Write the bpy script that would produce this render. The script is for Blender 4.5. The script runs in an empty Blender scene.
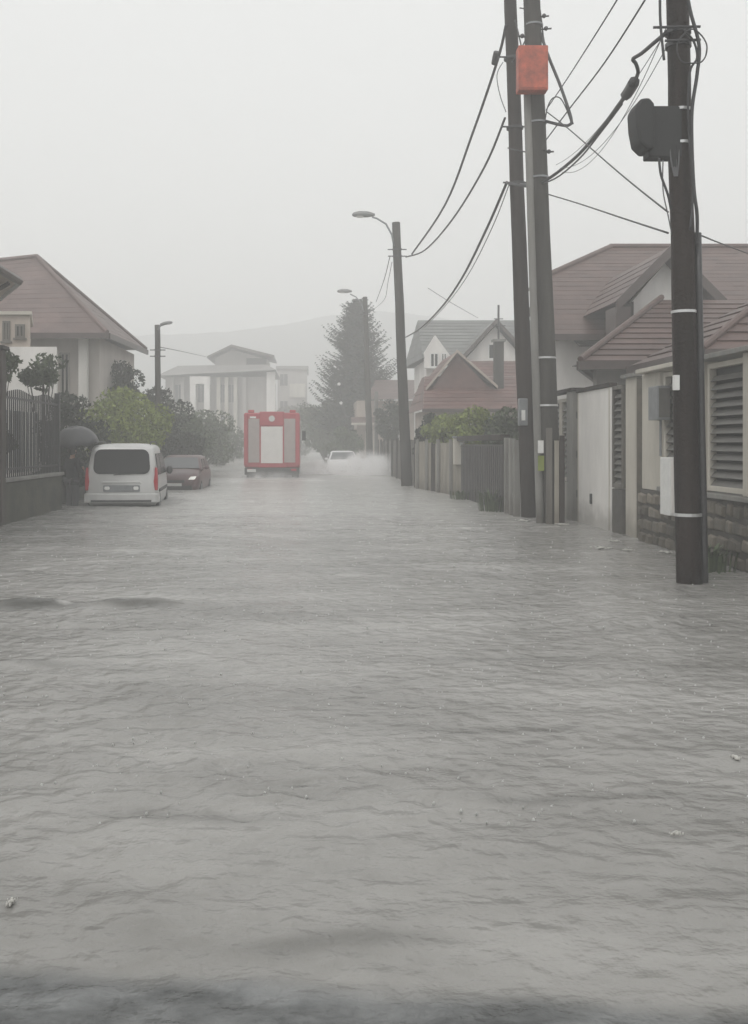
import bpy, bmesh, math, random
import numpy as np
from mathutils import Vector, Matrix, noise
random.seed(7); rng = np.random.RandomState(5)
PI = math.pi
SC = bpy.context.scene
COL = SC.collection
F, VX, HY, CH = 1000.0, 310.0, 443.0, 1.6      # focal length in pixels, street's vanishing point, camera height over the water
GZ = -0.27                                     # flooded road lies 27 cm below the water

def P(px, py, Y): return Vector(((px-VX)*Y/F, Y, CH-(py-HY)*Y/F))

# ---------------------------------------------------------------- materials
def mat(name, col, rough=.6, var=.18, scale=3.0, bump=.0, bscale=30, spec=.5, metal=0, emit=0, streak=0, transl=0, col2=None, island=0):
    m = bpy.data.materials.new(name); m.use_nodes = True
    nt = m.node_tree; N = nt.nodes; L = nt.links
    b = N['Principled BSDF']
    b.inputs['Roughness'].default_value = rough
    b.inputs['Metallic'].default_value = metal
    b.inputs['Specular IOR Level'].default_value = spec
    tc = N.new('ShaderNodeTexCoord')
    c2 = col2 or tuple(c*(1-var) for c in col)
    no = N.new('ShaderNodeTexNoise'); no.inputs['Scale'].default_value = scale; no.inputs['Detail'].default_value = 6
    no.inputs['Roughness'].default_value = .65
    mp = N.new('ShaderNodeMapping')
    if streak: mp.inputs['Scale'].default_value = (1, 1, 1/streak)
    L.new(tc.outputs['Object'], mp.inputs['Vector']); L.new(mp.outputs['Vector'], no.inputs['Vector'])
    rp = N.new('ShaderNodeValToRGB')
    rp.color_ramp.elements[0].position = .32; rp.color_ramp.elements[0].color = (*c2, 1)
    rp.color_ramp.elements[1].position = .68; rp.color_ramp.elements[1].color = (*[min(1, c*(1+var*.5)) for c in col], 1)
    L.new(no.outputs['Fac'], rp.inputs['Fac'])
    outc = rp.outputs['Color']
    if island:
        g = N.new('ShaderNodeNewGeometry'); hs = N.new('ShaderNodeHueSaturation')
        ma = N.new('ShaderNodeMapRange'); ma.inputs['To Min'].default_value = 1-island; ma.inputs['To Max'].default_value = 1+island
        L.new(g.outputs['Random Per Island'], ma.inputs['Value']); L.new(ma.outputs['Result'], hs.inputs['Value'])
        L.new(outc, hs.inputs['Color']); outc = hs.outputs['Color']
    if name.startswith(('plaster','concrete','wood_pale','wood_grey','stone','mortar')):   # silt and wet left by the flood
        g2 = N.new('ShaderNodeNewGeometry'); sx = N.new('ShaderNodeSeparateXYZ'); L.new(g2.outputs['Position'], sx.inputs[0])
        n3 = N.new('ShaderNodeTexNoise'); n3.inputs['Scale'].default_value = 3; n3.inputs['Detail'].default_value = 5; L.new(g2.outputs['Position'], n3.inputs['Vector'])
        md = N.new('ShaderNodeMath'); md.operation = 'MULTIPLY_ADD'; md.inputs[1].default_value = -.5; L.new(n3.outputs['Fac'], md.inputs[0]); L.new(sx.outputs['Z'], md.inputs[2])
        mr = N.new('ShaderNodeMapRange'); mr.inputs['From Min'].default_value = -.12; mr.inputs['From Max'].default_value = .22
        mr.inputs['To Min'].default_value = .45; mr.inputs['To Max'].default_value = 0; L.new(md.outputs[0], mr.inputs['Value'])
        mm = N.new('ShaderNodeMix'); mm.data_type = 'RGBA'; L.new(mr.outputs[0], mm.inputs[0]); L.new(outc, mm.inputs[6]); mm.inputs[7].default_value = (.07,.06,.045,1)
        outc = mm.outputs[2]
    L.new(outc, b.inputs['Base Color'])
    if bump:
        n2 = N.new('ShaderNodeTexNoise'); n2.inputs['Scale'].default_value = bscale; n2.inputs['Detail'].default_value = 5
        L.new(tc.outputs['Object'], n2.inputs['Vector'])
        bp = N.new('ShaderNodeBump'); bp.inputs['Strength'].default_value = bump; bp.inputs['Distance'].default_value = .02
        L.new(n2.outputs['Fac'], bp.inputs['Height']); L.new(bp.outputs['Normal'], b.inputs['Normal'])
    if emit:
        b.inputs['Emission Color'].default_value = (1, .96, .9, 1); b.inputs['Emission Strength'].default_value = emit*.5
    if transl: b.inputs['Transmission Weight'].default_value = transl
    return m

M = {}
def dm(k, *a, **kw): M[k] = mat(k, *a, **kw)
dm('plaster_white', (.74,.72,.69), .8, .16, 1.2, .15, 12, streak=3)
dm('plaster_cream', (.52,.49,.43), .8, .2, 1.5, .15, 14, streak=3)
dm('plaster_pale', (.5,.46,.43), .8, .18, .8, .15, 14, streak=3)
dm('plaster_grey', (.36,.34,.32), .8, .2, .8, .15, 14, streak=3)
dm('plaster_beige', (.44,.38,.33), .8, .2, 1.2, .1, 14)
dm('roof_maroon', (.095,.055,.046), .5, .3, 2.2, .3, 25, island=.14)
dm('roof_mauve', (.13,.085,.077), .55, .3, 1.2, .3, 20, island=.12)
dm('roof_red', (.135,.065,.056), .55, .3, 1.5, .3, 20, island=.12)
dm('roof_grey', (.16,.165,.16), .5, .25, 1, .2, 20, island=.1)
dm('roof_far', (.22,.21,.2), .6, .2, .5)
dm('gutter', (.075,.055,.05), .4, .2)
dm('wood_dark', (.038,.030,.026), .7, .45, 6, .7, 40, streak=14, spec=.2)
dm('wood_grey', (.13,.12,.105), .75, .4, 5, .5, 40, streak=10)
dm('wood_pale', (.30,.275,.23), .75, .35, 5, .4, 40, streak=8)
dm('tarred_wood', (.026,.017,.014), .55, .5, 5, .8, 30, streak=16, spec=.2, col2=(.009,.007,.006))
dm('concrete', (.22,.215,.2), .8, .3, 2.5, .35, 30, streak=5)
dm('concrete_dark', (.066,.062,.055), .8, .35, 2.5, .5, 30, streak=9, spec=.2, col2=(.03,.028,.025))
dm('moss_wall', (.055,.055,.036), .8, .5, 2.2, .5, 12, col2=(.03,.03,.024))
dm('stone', (.15,.13,.105), .6, .4, 3, .5, 18, island=.4, col2=(.08,.075,.06))
dm('mortar', (.08,.075,.068), .85, .3, 8, .4, 40)
dm('louvre', (.13,.125,.115), .45, .25, 3)
dm('louvre_back', (.03,.03,.03), .6, .2)
dm('metal_dark', (.045,.045,.047), .4, .3, 8, .15, 60)
dm('metal_grey', (.24,.25,.26), .4, .2, 6, metal=.3)
dm('metal_band', (.6,.6,.6), .3, .1, 6, metal=.5)
dm('gate_dark', (.055,.05,.048), .5, .3, 2, .1, 20)
dm('rubber', (.02,.02,.02), .7, .2)
dm('cable', (.03,.03,.032), .5, .2)
dm('cable_grey', (.12,.12,.125), .5, .2)
dm('orange_paint', (.50,.11,.06), .6, .3, 4, .1, 30, col2=(.22,.06,.04))
dm('glass_dark', (.012,.013,.014), .2, .15, 2, spec=.22)
dm('glass_mid', (.09,.095,.1), .1, .2, 1, spec=.6)
dm('van_silver', (.58,.58,.57), .3, .08, 3, metal=.15)
dm('van_plastic', (.05,.05,.05), .6, .2)
dm('red_car', (.07,.02,.022), .3, .1, 3)
dm('white_car', (.7,.7,.7), .3, .05)
dm('truck_red', (.42,.05,.065), .35, .15, 2)
dm('shutter', (.46,.40,.38), .45, .1, 3, metal=.2)
dm('shutter_white', (.8,.78,.75), .45, .06, 3)
dm('tail_red', (.42,.03,.04), .15, .05, emit=0)
dm('lens_clear', (.8,.8,.78), .15, .03)
dm('lamp_lit', (.9,.9,.85), .2, .03, emit=.5)
dm('plate', (.6,.6,.58), .4, .05)
dm('lamp_shell', (.2,.2,.2), .45, .1)
dm('white_item', (.72,.72,.70), .5, .1, 6)
dm('foam', (.5,.49,.46), .6, .15, 20, .4, 60)
dm('leaf_bright', (.2,.235,.045), .6, .3, 1.2, island=.4, col2=(.11,.145,.03))
dm('leaf_dark', (.024,.034,.018), .6, .4, 1.2, island=.4)
dm('leaf_mid', (.07,.095,.045), .6, .4, 1.2, island=.4)
dm('leaf_conifer', (.032,.042,.032), .65, .3, .8, island=.35)
dm('bark', (.06,.05,.042), .8, .4, 6, .5, 20, streak=6)
dm('cloth_black', (.02,.02,.024), .8, .2, 6, .2, 40)
dm('cloth_grey', (.07,.07,.075), .8, .2, 6, .2, 40)
dm('umbrella_cloth', (.055,.055,.06), .45, .15, 4)
dm('skin', (.45,.28,.21), .55, .08, 6)
dm('hair', (.03,.022,.018), .6, .2)
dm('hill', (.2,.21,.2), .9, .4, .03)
dm('soil', (.07,.065,.05), .9, .4, .3)
dm('asphalt', (.12,.125,.125), .3, .3, 4.5, .6, 45, col2=(.035,.036,.036))

# ---------------------------------------------------------------- mesh builder
class MB:
    def __init__(s): s.v = []; s.f = []; s.sm = False
    def add(s, vs, fs):
        n = len(s.v); s.v += [tuple(v) for v in vs]; s.f += [tuple(i+n for i in f) for f in fs]; return s
    def box(s, x0,x1,y0,y1,z0,z1, M4=None):
        vs = [Vector((x,y,z)) for z in (z0,z1) for x,y in ((x0,y0),(x1,y0),(x1,y1),(x0,y1))]
        if M4: vs = [M4@v for v in vs]
        return s.add(vs, [(3,2,1,0),(4,5,6,7),(0,1,5,4),(1,2,6,5),(2,3,7,6),(3,0,4,7)])
    def prism(s, ring, off):
        """closed slab: polygon ring of 3D points, thickness vector off"""
        n = len(ring); off = Vector(off); r = [Vector(p) for p in ring]
        return s.add(r+[p+off for p in r], [tuple(range(n))[::-1], tuple(range(n,2*n))]+[(i,(i+1)%n,n+(i+1)%n,n+i) for i in range(n)])
    def tube(s, pts, rad, n=8, cap=True):
        pts = [Vector(p) for p in pts]; m = len(pts)
        rs = rad if isinstance(rad,(list,tuple)) else [rad]*m
        vs = []; prev = None
        for i,p in enumerate(pts):
            d = (pts[min(i+1,m-1)]-pts[max(i-1,0)]).normalized()
            a = d.orthogonal().normalized() if prev is None else (prev-d*prev.dot(d)).normalized()
            prev = a; b = d.cross(a)
            for k in range(n):
                t = 2*PI*k/n; vs.append(p+(a*math.cos(t)+b*math.sin(t))*rs[i])
        fs = [(i*n+k,i*n+(k+1)%n,(i+1)*n+(k+1)%n,(i+1)*n+k) for i in range(m-1) for k in range(n)]
        if cap: fs += [tuple(range(n))[::-1], tuple((m-1)*n+k for k in range(n))]
        return s.add(vs, fs)
    def rings(s, rings, cap=True):
        n = len(rings[0]); vs = [v for r in rings for v in r]
        fs = [(i*n+k,i*n+(k+1)%n,(i+1)*n+(k+1)%n,(i+1)*n+k) for i in range(len(rings)-1) for k in range(n)]
        if cap: fs += [tuple(range(n))[::-1], tuple((len(rings)-1)*n+k for k in range(n))]
        return s.add(vs, fs)
    def sphere(s, c, r, nu=12, nv=8, seed=None, rough=0):
        c = Vector(c); r = Vector(r) if not isinstance(r,(int,float)) else Vector((r,r,r))
        rs = []
        for j in range(1,nv):
            ph = PI*j/nv; ring = []
            for i in range(nu):
                t = 2*PI*i/nu; d = Vector((math.sin(ph)*math.cos(t),math.sin(ph)*math.sin(t),-math.cos(ph)))
                k = 1+rough*noise.noise(d*1.7+Vector((seed or 0,0,0)))
                ring.append(c+Vector((d.x*r.x,d.y*r.y,d.z*r.z))*k)
            rs.append(ring)
        return s.rings(rs)
    def build(s, name, m, parent=None, smooth=False, bevel=0, M4=None):
        me = bpy.data.meshes.new(name)
        vs = s.v if M4 is None else [tuple(M4@Vector(v)) for v in s.v]
        me.from_pydata(vs, [], s.f); me.update()
        bm = bmesh.new(); bm.from_mesh(me); bmesh.ops.recalc_face_normals(bm, faces=bm.faces); bm.to_mesh(me); bm.free()
        o = bpy.data.objects.new(name, me); COL.objects.link(o)
        me.materials.append(m)
        if smooth:
            me.polygons.foreach_set('use_smooth', [True]*len(me.polygons))
            if smooth == 'auto': me.set_sharp_from_angle(angle=math.radians(38))
        if bevel:
            b = o.modifiers.new('edge','BEVEL'); b.width = bevel; b.segments = 2; b.limit_method = 'ANGLE'
        if parent: o.parent = parent
        return o
def tag(o, label=None, cat=None, group=None, kind=None):
    if label: o['label'] = label
    if cat: o['category'] = cat
    if group: o['group'] = group
    if kind: o['kind'] = kind
    return o
def thing(name, label, cat, loc=(0,0,0), rz=0, group=None):
    o = bpy.data.objects.new(name, None); o.location = loc; o.rotation_euler = (0,0,rz); o.empty_display_size = .2
    COL.objects.link(o); return tag(o, label, cat, group)
def box(name, m, parent, *c, bevel=.008): return MB().box(*c).build(name, M[m], parent, bevel=bevel)

# roof face in stepped courses of tiles; a,b = eave ends, c,d = top ends (a-d and b-c are the sides)
def courses(mb, a, b, c, d, step=.34, lip=.016, wtile=None):
    a,b,c,d = map(Vector,(a,b,c,d))
    n = max(2, int(((d+c)/2-(a+b)/2).length/step))
    nm = (b-a).cross(d-a).normalized()
    if nm.z < 0: nm = -nm
    for i in range(n):
        t0, t1 = i/n, (i+1)/n
        l0,r0,l1,r1 = a.lerp(d,t0), b.lerp(c,t0), a.lerp(d,t1), b.lerp(c,t1)
        m = max(1, int((r0-l0).length/(wtile or 1.1)))
        for k in range(m):
            u0,u1 = k/m,(k+1)/m
            p,q,r,s = l0.lerp(r0,u0), l0.lerp(r0,u1), l1.lerp(r1,u1), l1.lerp(r1,u0)
            j = random.uniform(-.004,.004)
            up = nm*(lip+.012+j)
            mb.add([p+nm*.004,q+nm*.004,r+nm*.002,s+nm*.002,p+up,q+up,r+nm*.012,s+nm*.012],
                   [(0,3,2,1),(4,5,6,7),(0,1,5,4),(1,2,6,5),(2,3,7,6),(3,0,4,7)])

def window(parent, c, w, h, axis='y', out=-1, glass='glass_dark', frame='white_item'):
    """axis: wall normal axis; out: sign of the outward direction; c on wall surface"""
    x,y,z = c
    def B(u0,u1,d0,d1,z0,z1):
        d0,d1 = sorted((d0*out,d1*out))
        return (x+u0,x+u1,y+d0,y+d1,z+z0,z+z1) if axis=='y' else (x+d0,x+d1,y+u0,y+u1,z+z0,z+z1)
    f = MB(); t=.06
    f.box(*B(-w/2,w/2,.01,.05,-h/2,-h/2+t)); f.box(*B(-w/2,w/2,.01,.05,h/2-t,h/2))
    f.box(*B(-w/2,-w/2+t,.012,.052,-h/2+t,h/2-t)); f.box(*B(w/2-t,w/2,.012,.052,-h/2+t,h/2-t))
    f.box(*B(-t/2,t/2,.012,.048,-h/2+t,h/2-t))
    wn = f.build('window', M[frame], parent)
    MB().box(*B(-w/2+t*.5,w/2-t*.5,.003,.02,-h/2+t*.5,h/2-t*.5)).build('pane', M[glass], wn)
    MB().box(*B(-w/2-.05,w/2+.05,.0,.09,-h/2-.06,-h/2-.003)).build('sill', M[frame], wn)
    return wn

# ---------------------------------------------------------------- camera, world, light
cam = bpy.data.cameras.new('camera'); co = bpy.data.objects.new('camera', cam); COL.objects.link(co)
co.location = (0,0,CH); co.rotation_euler = (PI/2,0,0)
cam.sensor_width = 36; cam.lens = 36*F/1024; cam.shift_x = (374-VX)/1024; cam.shift_y = -(512-HY)/1024
cam.clip_end = 3000; cam.clip_start = .05
SC.camera = co
el, az = math.radians(52), math.radians(-150)
w = bpy.data.worlds.new('World'); SC.world = w; w.use_nodes = True
nt = w.node_tree; N = nt.nodes; L = nt.links
bg = N['Background']; sky = N.new('ShaderNodeTexSky'); sky.sky_type = 'NISHITA'; sky.sun_disc = False
sky.sun_elevation = el; sky.sun_rotation = az; sky.air_density = 1; sky.dust_density = 5
hs = N.new('ShaderNodeHueSaturation'); hs.inputs['Saturation'].default_value = .12
L.new(sky.outputs['Color'], hs.inputs['Color'])
tc = N.new('ShaderNodeTexCoord'); cn = N.new('ShaderNodeTexNoise'); cn.inputs['Scale'].default_value = 1.6; cn.inputs['Detail'].default_value = 4
cr = N.new('ShaderNodeValToRGB'); cr.color_ramp.elements[0].color = (6.9,7.0,6.95,1); cr.color_ramp.elements[1].color = (7.5,7.6,7.55,1)
L.new(tc.outputs['Generated'], cn.inputs['Vector']); L.new(cn.outputs['Fac'], cr.inputs['Fac'])
mx = N.new('ShaderNodeMix'); mx.data_type = 'RGBA'; mx.inputs[0].default_value = .88
L.new(hs.outputs['Color'], mx.inputs[6]); L.new(cr.outputs['Color'], mx.inputs[7])
L.new(mx.outputs[2], bg.inputs['Color']); bg.inputs['Strength'].default_value = .12
sl = bpy.data.lights.new('sun','SUN'); sl.energy = 1.3; sl.angle = math.radians(30); sl.color = (1,.97,.93)
so = bpy.data.objects.new('sun', sl); COL.objects.link(so)
d = Vector((math.sin(az)*math.cos(el), math.cos(az)*math.cos(el), math.sin(el)))
so.rotation_euler = d.to_track_quat('Z','Y').to_euler()
SC.view_settings.view_transform = 'Standard'; SC.view_settings.look = 'None'; SC.view_settings.gamma = 1
SC.view_settings.exposure = 0.27; SC.view_settings.use_curve_mapping = False
cy = SC.cycles
cy.use_denoising = True; cy.max_bounces = 10; cy.volume_bounces = 8; cy.diffuse_bounces = 3; cy.glossy_bounces = 3
cy.transparent_max_bounces = 8; cy.use_adaptive_sampling = True; cy.adaptive_threshold = .02
cy.volume_step_rate = 4; cy.caustics_reflective = False; cy.caustics_refractive = False
cy.sample_clamp_indirect = 6

# ---------------------------------------------------------------- ground, hills, road, water, haze
def grid(xs, ys, zf):
    mb = MB(); nx = len(xs)
    X,Y = np.meshgrid(xs,ys); Z = zf(X,Y)
    mb.v = list(zip(X.ravel().tolist(),Y.ravel().tolist(),Z.ravel().tolist()))
    mb.f = [(j*nx+i,j*nx+i+1,(j+1)*nx+i+1,(j+1)*nx+i) for j in range(len(ys)-1) for i in range(nx-1)]
    return mb
g = grid(np.linspace(-350,350,80), np.linspace(-30,420,80), lambda X,Y: -.33+np.clip(Y-150,0,None)*.02+np.clip(np.abs(X)-60,0,None)*.01)
tag(g.build('ground', M['soil'], smooth=True), 'dark wet ground of the plots behind the fences', 'ground', kind='structure')
def hillz(X,Y):
    base = 36+5*np.sin(X*.012+1.2)+3*np.sin(X*.03+.4)+1.5*np.sin(X*.08)+ -.035*np.abs(X+20)
    t = np.clip((Y-250)/70,0,1); prof = np.sin(t*PI/2)**1.3
    return base*prof*np.clip(1-(Y-330)/120,0.2,1)+.6*np.sin(X*.35)*np.sin(Y*.3)*prof-.4
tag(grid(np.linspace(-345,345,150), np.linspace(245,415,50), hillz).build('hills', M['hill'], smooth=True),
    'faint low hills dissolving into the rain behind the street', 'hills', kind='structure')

def edge(X): return 3.05-.115*(X+.95)
nzs = [(rng.uniform(1.5,9),rng.uniform(1.5,9),rng.uniform(0,6.28)) for _ in range(14)]
def roadz(X,Y):
    n = sum(np.sin(a*X*(1 if k%2 else -1)+b*Y*1.6+c) for k,(a,b,c) in enumerate(nzs))/14
    e = edge(X)+n*.035
    return np.where(Y<e, -.03, np.maximum(-.03+(e-Y)*.12, GZ))+n*.003
tag(grid(np.concatenate([np.linspace(-4.5,-2.2,8),np.linspace(-2,2.4,150),np.linspace(2.6,4.5,8)]),
         np.concatenate([np.linspace(-4,1.8,12),np.linspace(1.9,3.6,90),np.linspace(3.8,120,40)]), roadz).build('road', M['asphalt'], smooth=True),
    'dark wet asphalt lying just under the near edge of the flood', 'road', kind='structure')

# flood water: one sheet with real ripples
ys = np.concatenate([np.linspace(-4,2.1,20), np.geomspace(2.2,16,430), np.geomspace(16.08,60,230)[1:], np.linspace(61,165,50)])
half = np.concatenate([np.linspace(0,2.4,80), np.linspace(2.45,8,110)[0:], np.geomspace(8.3,60,22)])
xs = np.concatenate([-half[::-1][:-1], half])
waves = []
for k in range(110):
    lam = math.exp(rng.uniform(math.log(.08), math.log(.75)))
    th = rng.normal(PI/2+.12, .95)
    waves.append((2*PI/lam*math.cos(th), 2*PI/lam*math.sin(th), rng.uniform(0,6.28), lam))
def waterz(X,Y):
    Z = np.zeros_like(X)
    for kx,ky,ph,lam in waves:
        fade = np.where(Y<2.15,0,np.clip((lam*120)/np.maximum(Y,1),0,1)**1.5)
        Z += .0019*lam**.6*np.sin(kx*X+ky*Y+ph)*fade
    # patches of calmer and choppier water
    ch = .7+.3*np.sin(.9*X+1.6*Y+1)*np.sin(1.5*Y-.7*X)+.35*np.sin(2.3*Y+.5*X+2*np.sin(.8*X))*np.sin(1.1*X+.9*Y)
    Z = Z*ch
    # low surge crossing on the left
    r = np.exp(-((Y-9.85-.10*(X+2.2))/.11)**2)
    Z += .085*r*(np.exp(-((X+2.75)/.42)**4)+.75*np.exp(-((X+1.75)/.5)**4))
    Z += .035*np.exp(-((Y-7.25-.2*(X+2))/.10)**2)*np.exp(-((X+2.1)/.7)**4)
    Z += .02*np.exp(-((Y-11.3)/.15)**2)*np.exp(-((X+2.6)/.3)**4)
    # wakes by the vehicles
    for (cx,cy_,am,wd) in ((-1.7,43,.07,3.0),(1.8,53,.07,2.0),(-4.7,24.4,.02,1.2)):
        Z += am*np.exp(-((X-cx)/wd)**2-((Y-cy_)/2.2)**2)*np.sin(3.1*Y+1.3*X)
    return Z
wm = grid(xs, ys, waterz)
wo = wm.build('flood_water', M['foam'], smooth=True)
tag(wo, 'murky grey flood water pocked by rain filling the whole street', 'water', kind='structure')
X,Y = np.meshgrid(xs,ys)
foam_sheen = np.zeros_like(X)
def blob(cx,cy_,wx,wy,a): 
    global foam_sheen; foam_sheen = np.maximum(foam_sheen, a*np.exp(-((X-cx)/wx)**2-((Y-cy_)/wy)**2))
blob(-1.7,40,2.2,5.0,.9); blob(-1.6,32,1.4,6,.5); blob(1.9,46,2.1,4.5,1.0); blob(3.0,44,.8,5,.8); blob(-1.9,34.0,1.2,3,.5)
blob(-2.42,9.80,.13,.09,1.0); blob(-2.2,7.3,.25,.05,.8); blob(-3.9,33,.6,1.2,.35); blob(4.2,19,.5,2.,.3)
foam_sheen = np.maximum(foam_sheen, np.clip((Y-5)/22,0,.88)*np.exp(-(X/7.0)**6))  # far water paled with distance: sky reflection painted in as extra foam
nn = sum(np.sin(a*X*(1 if k%2 else -1)+b*Y*1.6+c) for k,(a,b,c) in enumerate(nzs))/14
shm = np.clip((edge(X)+nn*.06-Y)/.16+.5,0,1); shm = shm*shm*(3-2*shm)
swell_shade = np.zeros_like(X)  # shade of surge and ripple faces painted into the water colour
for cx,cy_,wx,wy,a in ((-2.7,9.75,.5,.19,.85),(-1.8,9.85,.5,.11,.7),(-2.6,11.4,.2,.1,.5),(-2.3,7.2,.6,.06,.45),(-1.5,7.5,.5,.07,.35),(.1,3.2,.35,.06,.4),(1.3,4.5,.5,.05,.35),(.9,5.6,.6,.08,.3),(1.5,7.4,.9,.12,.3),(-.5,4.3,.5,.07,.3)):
    swell_shade = np.maximum(swell_shade, a*np.exp(-(np.abs(X-cx)/wx)**3-((Y-cy_-.04*np.sin(5*X))/wy)**2))
at = wo.data.attributes.new('foam_sheen_mask','FLOAT','POINT'); at.data.foreach_set('value', foam_sheen.ravel().astype(np.float32))
for nm_,ar in (('shallow_mask',shm),('swell_shade_mask',swell_shade)):
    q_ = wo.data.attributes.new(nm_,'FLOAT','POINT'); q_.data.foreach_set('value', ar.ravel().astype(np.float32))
m = bpy.data.materials.new('flood_water'); m.use_nodes = True; nt = m.node_tree; N = nt.nodes; L = nt.links
b = N['Principled BSDF']; tc = N.new('ShaderNodeTexCoord')
def NZ(scale, sx=1, sy=1, det=5, rough=.6):
    mp = N.new('ShaderNodeMapping'); mp.inputs['Scale'].default_value = (sx,sy,1); L.new(tc.outputs['Object'], mp.inputs['Vector'])
    n = N.new('ShaderNodeTexNoise'); n.inputs['Scale'].default_value = scale; n.inputs['Detail'].default_value = det; n.inputs['Roughness'].default_value = rough
    L.new(mp.outputs['Vector'], n.inputs['Vector']); return n.outputs['Fac']
big = NZ(.9, .45, 1.0, 5, .6)
rp = N.new('ShaderNodeValToRGB'); rp.color_ramp.elements[0].position=.3; rp.color_ramp.elements[1].position=.72
rp.color_ramp.elements[0].color=(.19,.186,.175,1); rp.color_ramp.elements[1].color=(.35,.343,.328,1)
L.new(big, rp.inputs['Fac'])
an = N.new('ShaderNodeAttribute'); an.attribute_name = 'foam_sheen_mask'
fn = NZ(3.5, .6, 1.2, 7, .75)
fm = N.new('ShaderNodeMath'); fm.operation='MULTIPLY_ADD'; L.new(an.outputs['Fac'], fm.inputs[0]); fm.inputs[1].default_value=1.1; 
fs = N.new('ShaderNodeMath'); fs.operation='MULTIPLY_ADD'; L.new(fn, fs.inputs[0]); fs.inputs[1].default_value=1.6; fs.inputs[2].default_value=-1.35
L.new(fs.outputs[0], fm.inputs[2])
# foam and the painted far sheen, broken up by noise
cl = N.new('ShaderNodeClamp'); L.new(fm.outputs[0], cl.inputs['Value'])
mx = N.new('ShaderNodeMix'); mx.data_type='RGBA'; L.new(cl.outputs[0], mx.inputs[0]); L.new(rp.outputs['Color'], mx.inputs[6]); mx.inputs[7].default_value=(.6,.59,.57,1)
sh_ = N.new('ShaderNodeAttribute'); sh_.attribute_name='shallow_mask'; sw_ = N.new('ShaderNodeAttribute'); sw_.attribute_name='swell_shade_mask'
m2 = N.new('ShaderNodeMix'); m2.data_type='RGBA'; L.new(sw_.outputs['Fac'], m2.inputs[0]); L.new(rp.outputs['Color'], m2.inputs[6]); m2.inputs[7].default_value=(.05,.05,.045,1)
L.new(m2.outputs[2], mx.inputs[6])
r3 = N.new('ShaderNodeValToRGB'); r3.color_ramp.elements[0].position=.35; r3.color_ramp.elements[0].color=(.055,.057,.057,1); r3.color_ramp.elements[1].position=.66; r3.color_ramp.elements[1].color=(.19,.195,.195,1); L.new(NZ(4.5,.6,1.2,5,.6), r3.inputs['Fac'])
m3 = N.new('ShaderNodeMix'); m3.data_type='RGBA'; L.new(sh_.outputs['Fac'], m3.inputs[0]); L.new(mx.outputs[2], m3.inputs[6]); L.new(r3.outputs['Color'], m3.inputs[7])
L.new(m3.outputs[2], b.inputs['Base Color'])
b.inputs['IOR'].default_value=1.33; b.inputs['Roughness'].default_value=.2
bs = None
def BUMP(h, st, di):
    global bs
    bp = N.new('ShaderNodeBump'); bp.inputs['Strength'].default_value=st; bp.inputs['Distance'].default_value=di
    L.new(h, bp.inputs['Height'])
    if bs: L.new(bs, bp.inputs['Normal'])
    bs = bp.outputs['Normal']
BUMP(NZ(5,.6,1,2,.5), .6, .05)
BUMP(NZ(14,.7,1,2,.5), .6, .022)
vo = N.new('ShaderNodeTexVoronoi'); vo.feature='SMOOTH_F1'; vo.inputs['Scale'].default_value=11; L.new(tc.outputs['Object'], vo.inputs['Vector'])
BUMP(vo.outputs['Distance'], .6, .03)
BUMP(NZ(45,1,1,2,.5), .5, .011)
L.new(bs, b.inputs['Normal'])
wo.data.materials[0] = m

# air thick with rain
hz = MB().box(-420,420,-45,460,-2.5,62).build('haze', M['foam'])
tag(hz, 'grey rain haze filling the street and hiding the distance', 'haze', kind='stuff')
m = bpy.data.materials.new('haze'); m.use_nodes = True; m.node_tree.nodes.clear()
o_ = m.node_tree.nodes.new('ShaderNodeOutputMaterial'); v_ = m.node_tree.nodes.new('ShaderNodeVolumePrincipled')
v_.inputs['Color'].default_value=(.998,1,.998,1); v_.inputs['Density'].default_value=.0077; v_.inputs['Anisotropy'].default_value=0
m.node_tree.links.new(v_.outputs[0], o_.inputs['Volume']); hz.data.materials[0] = m

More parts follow.
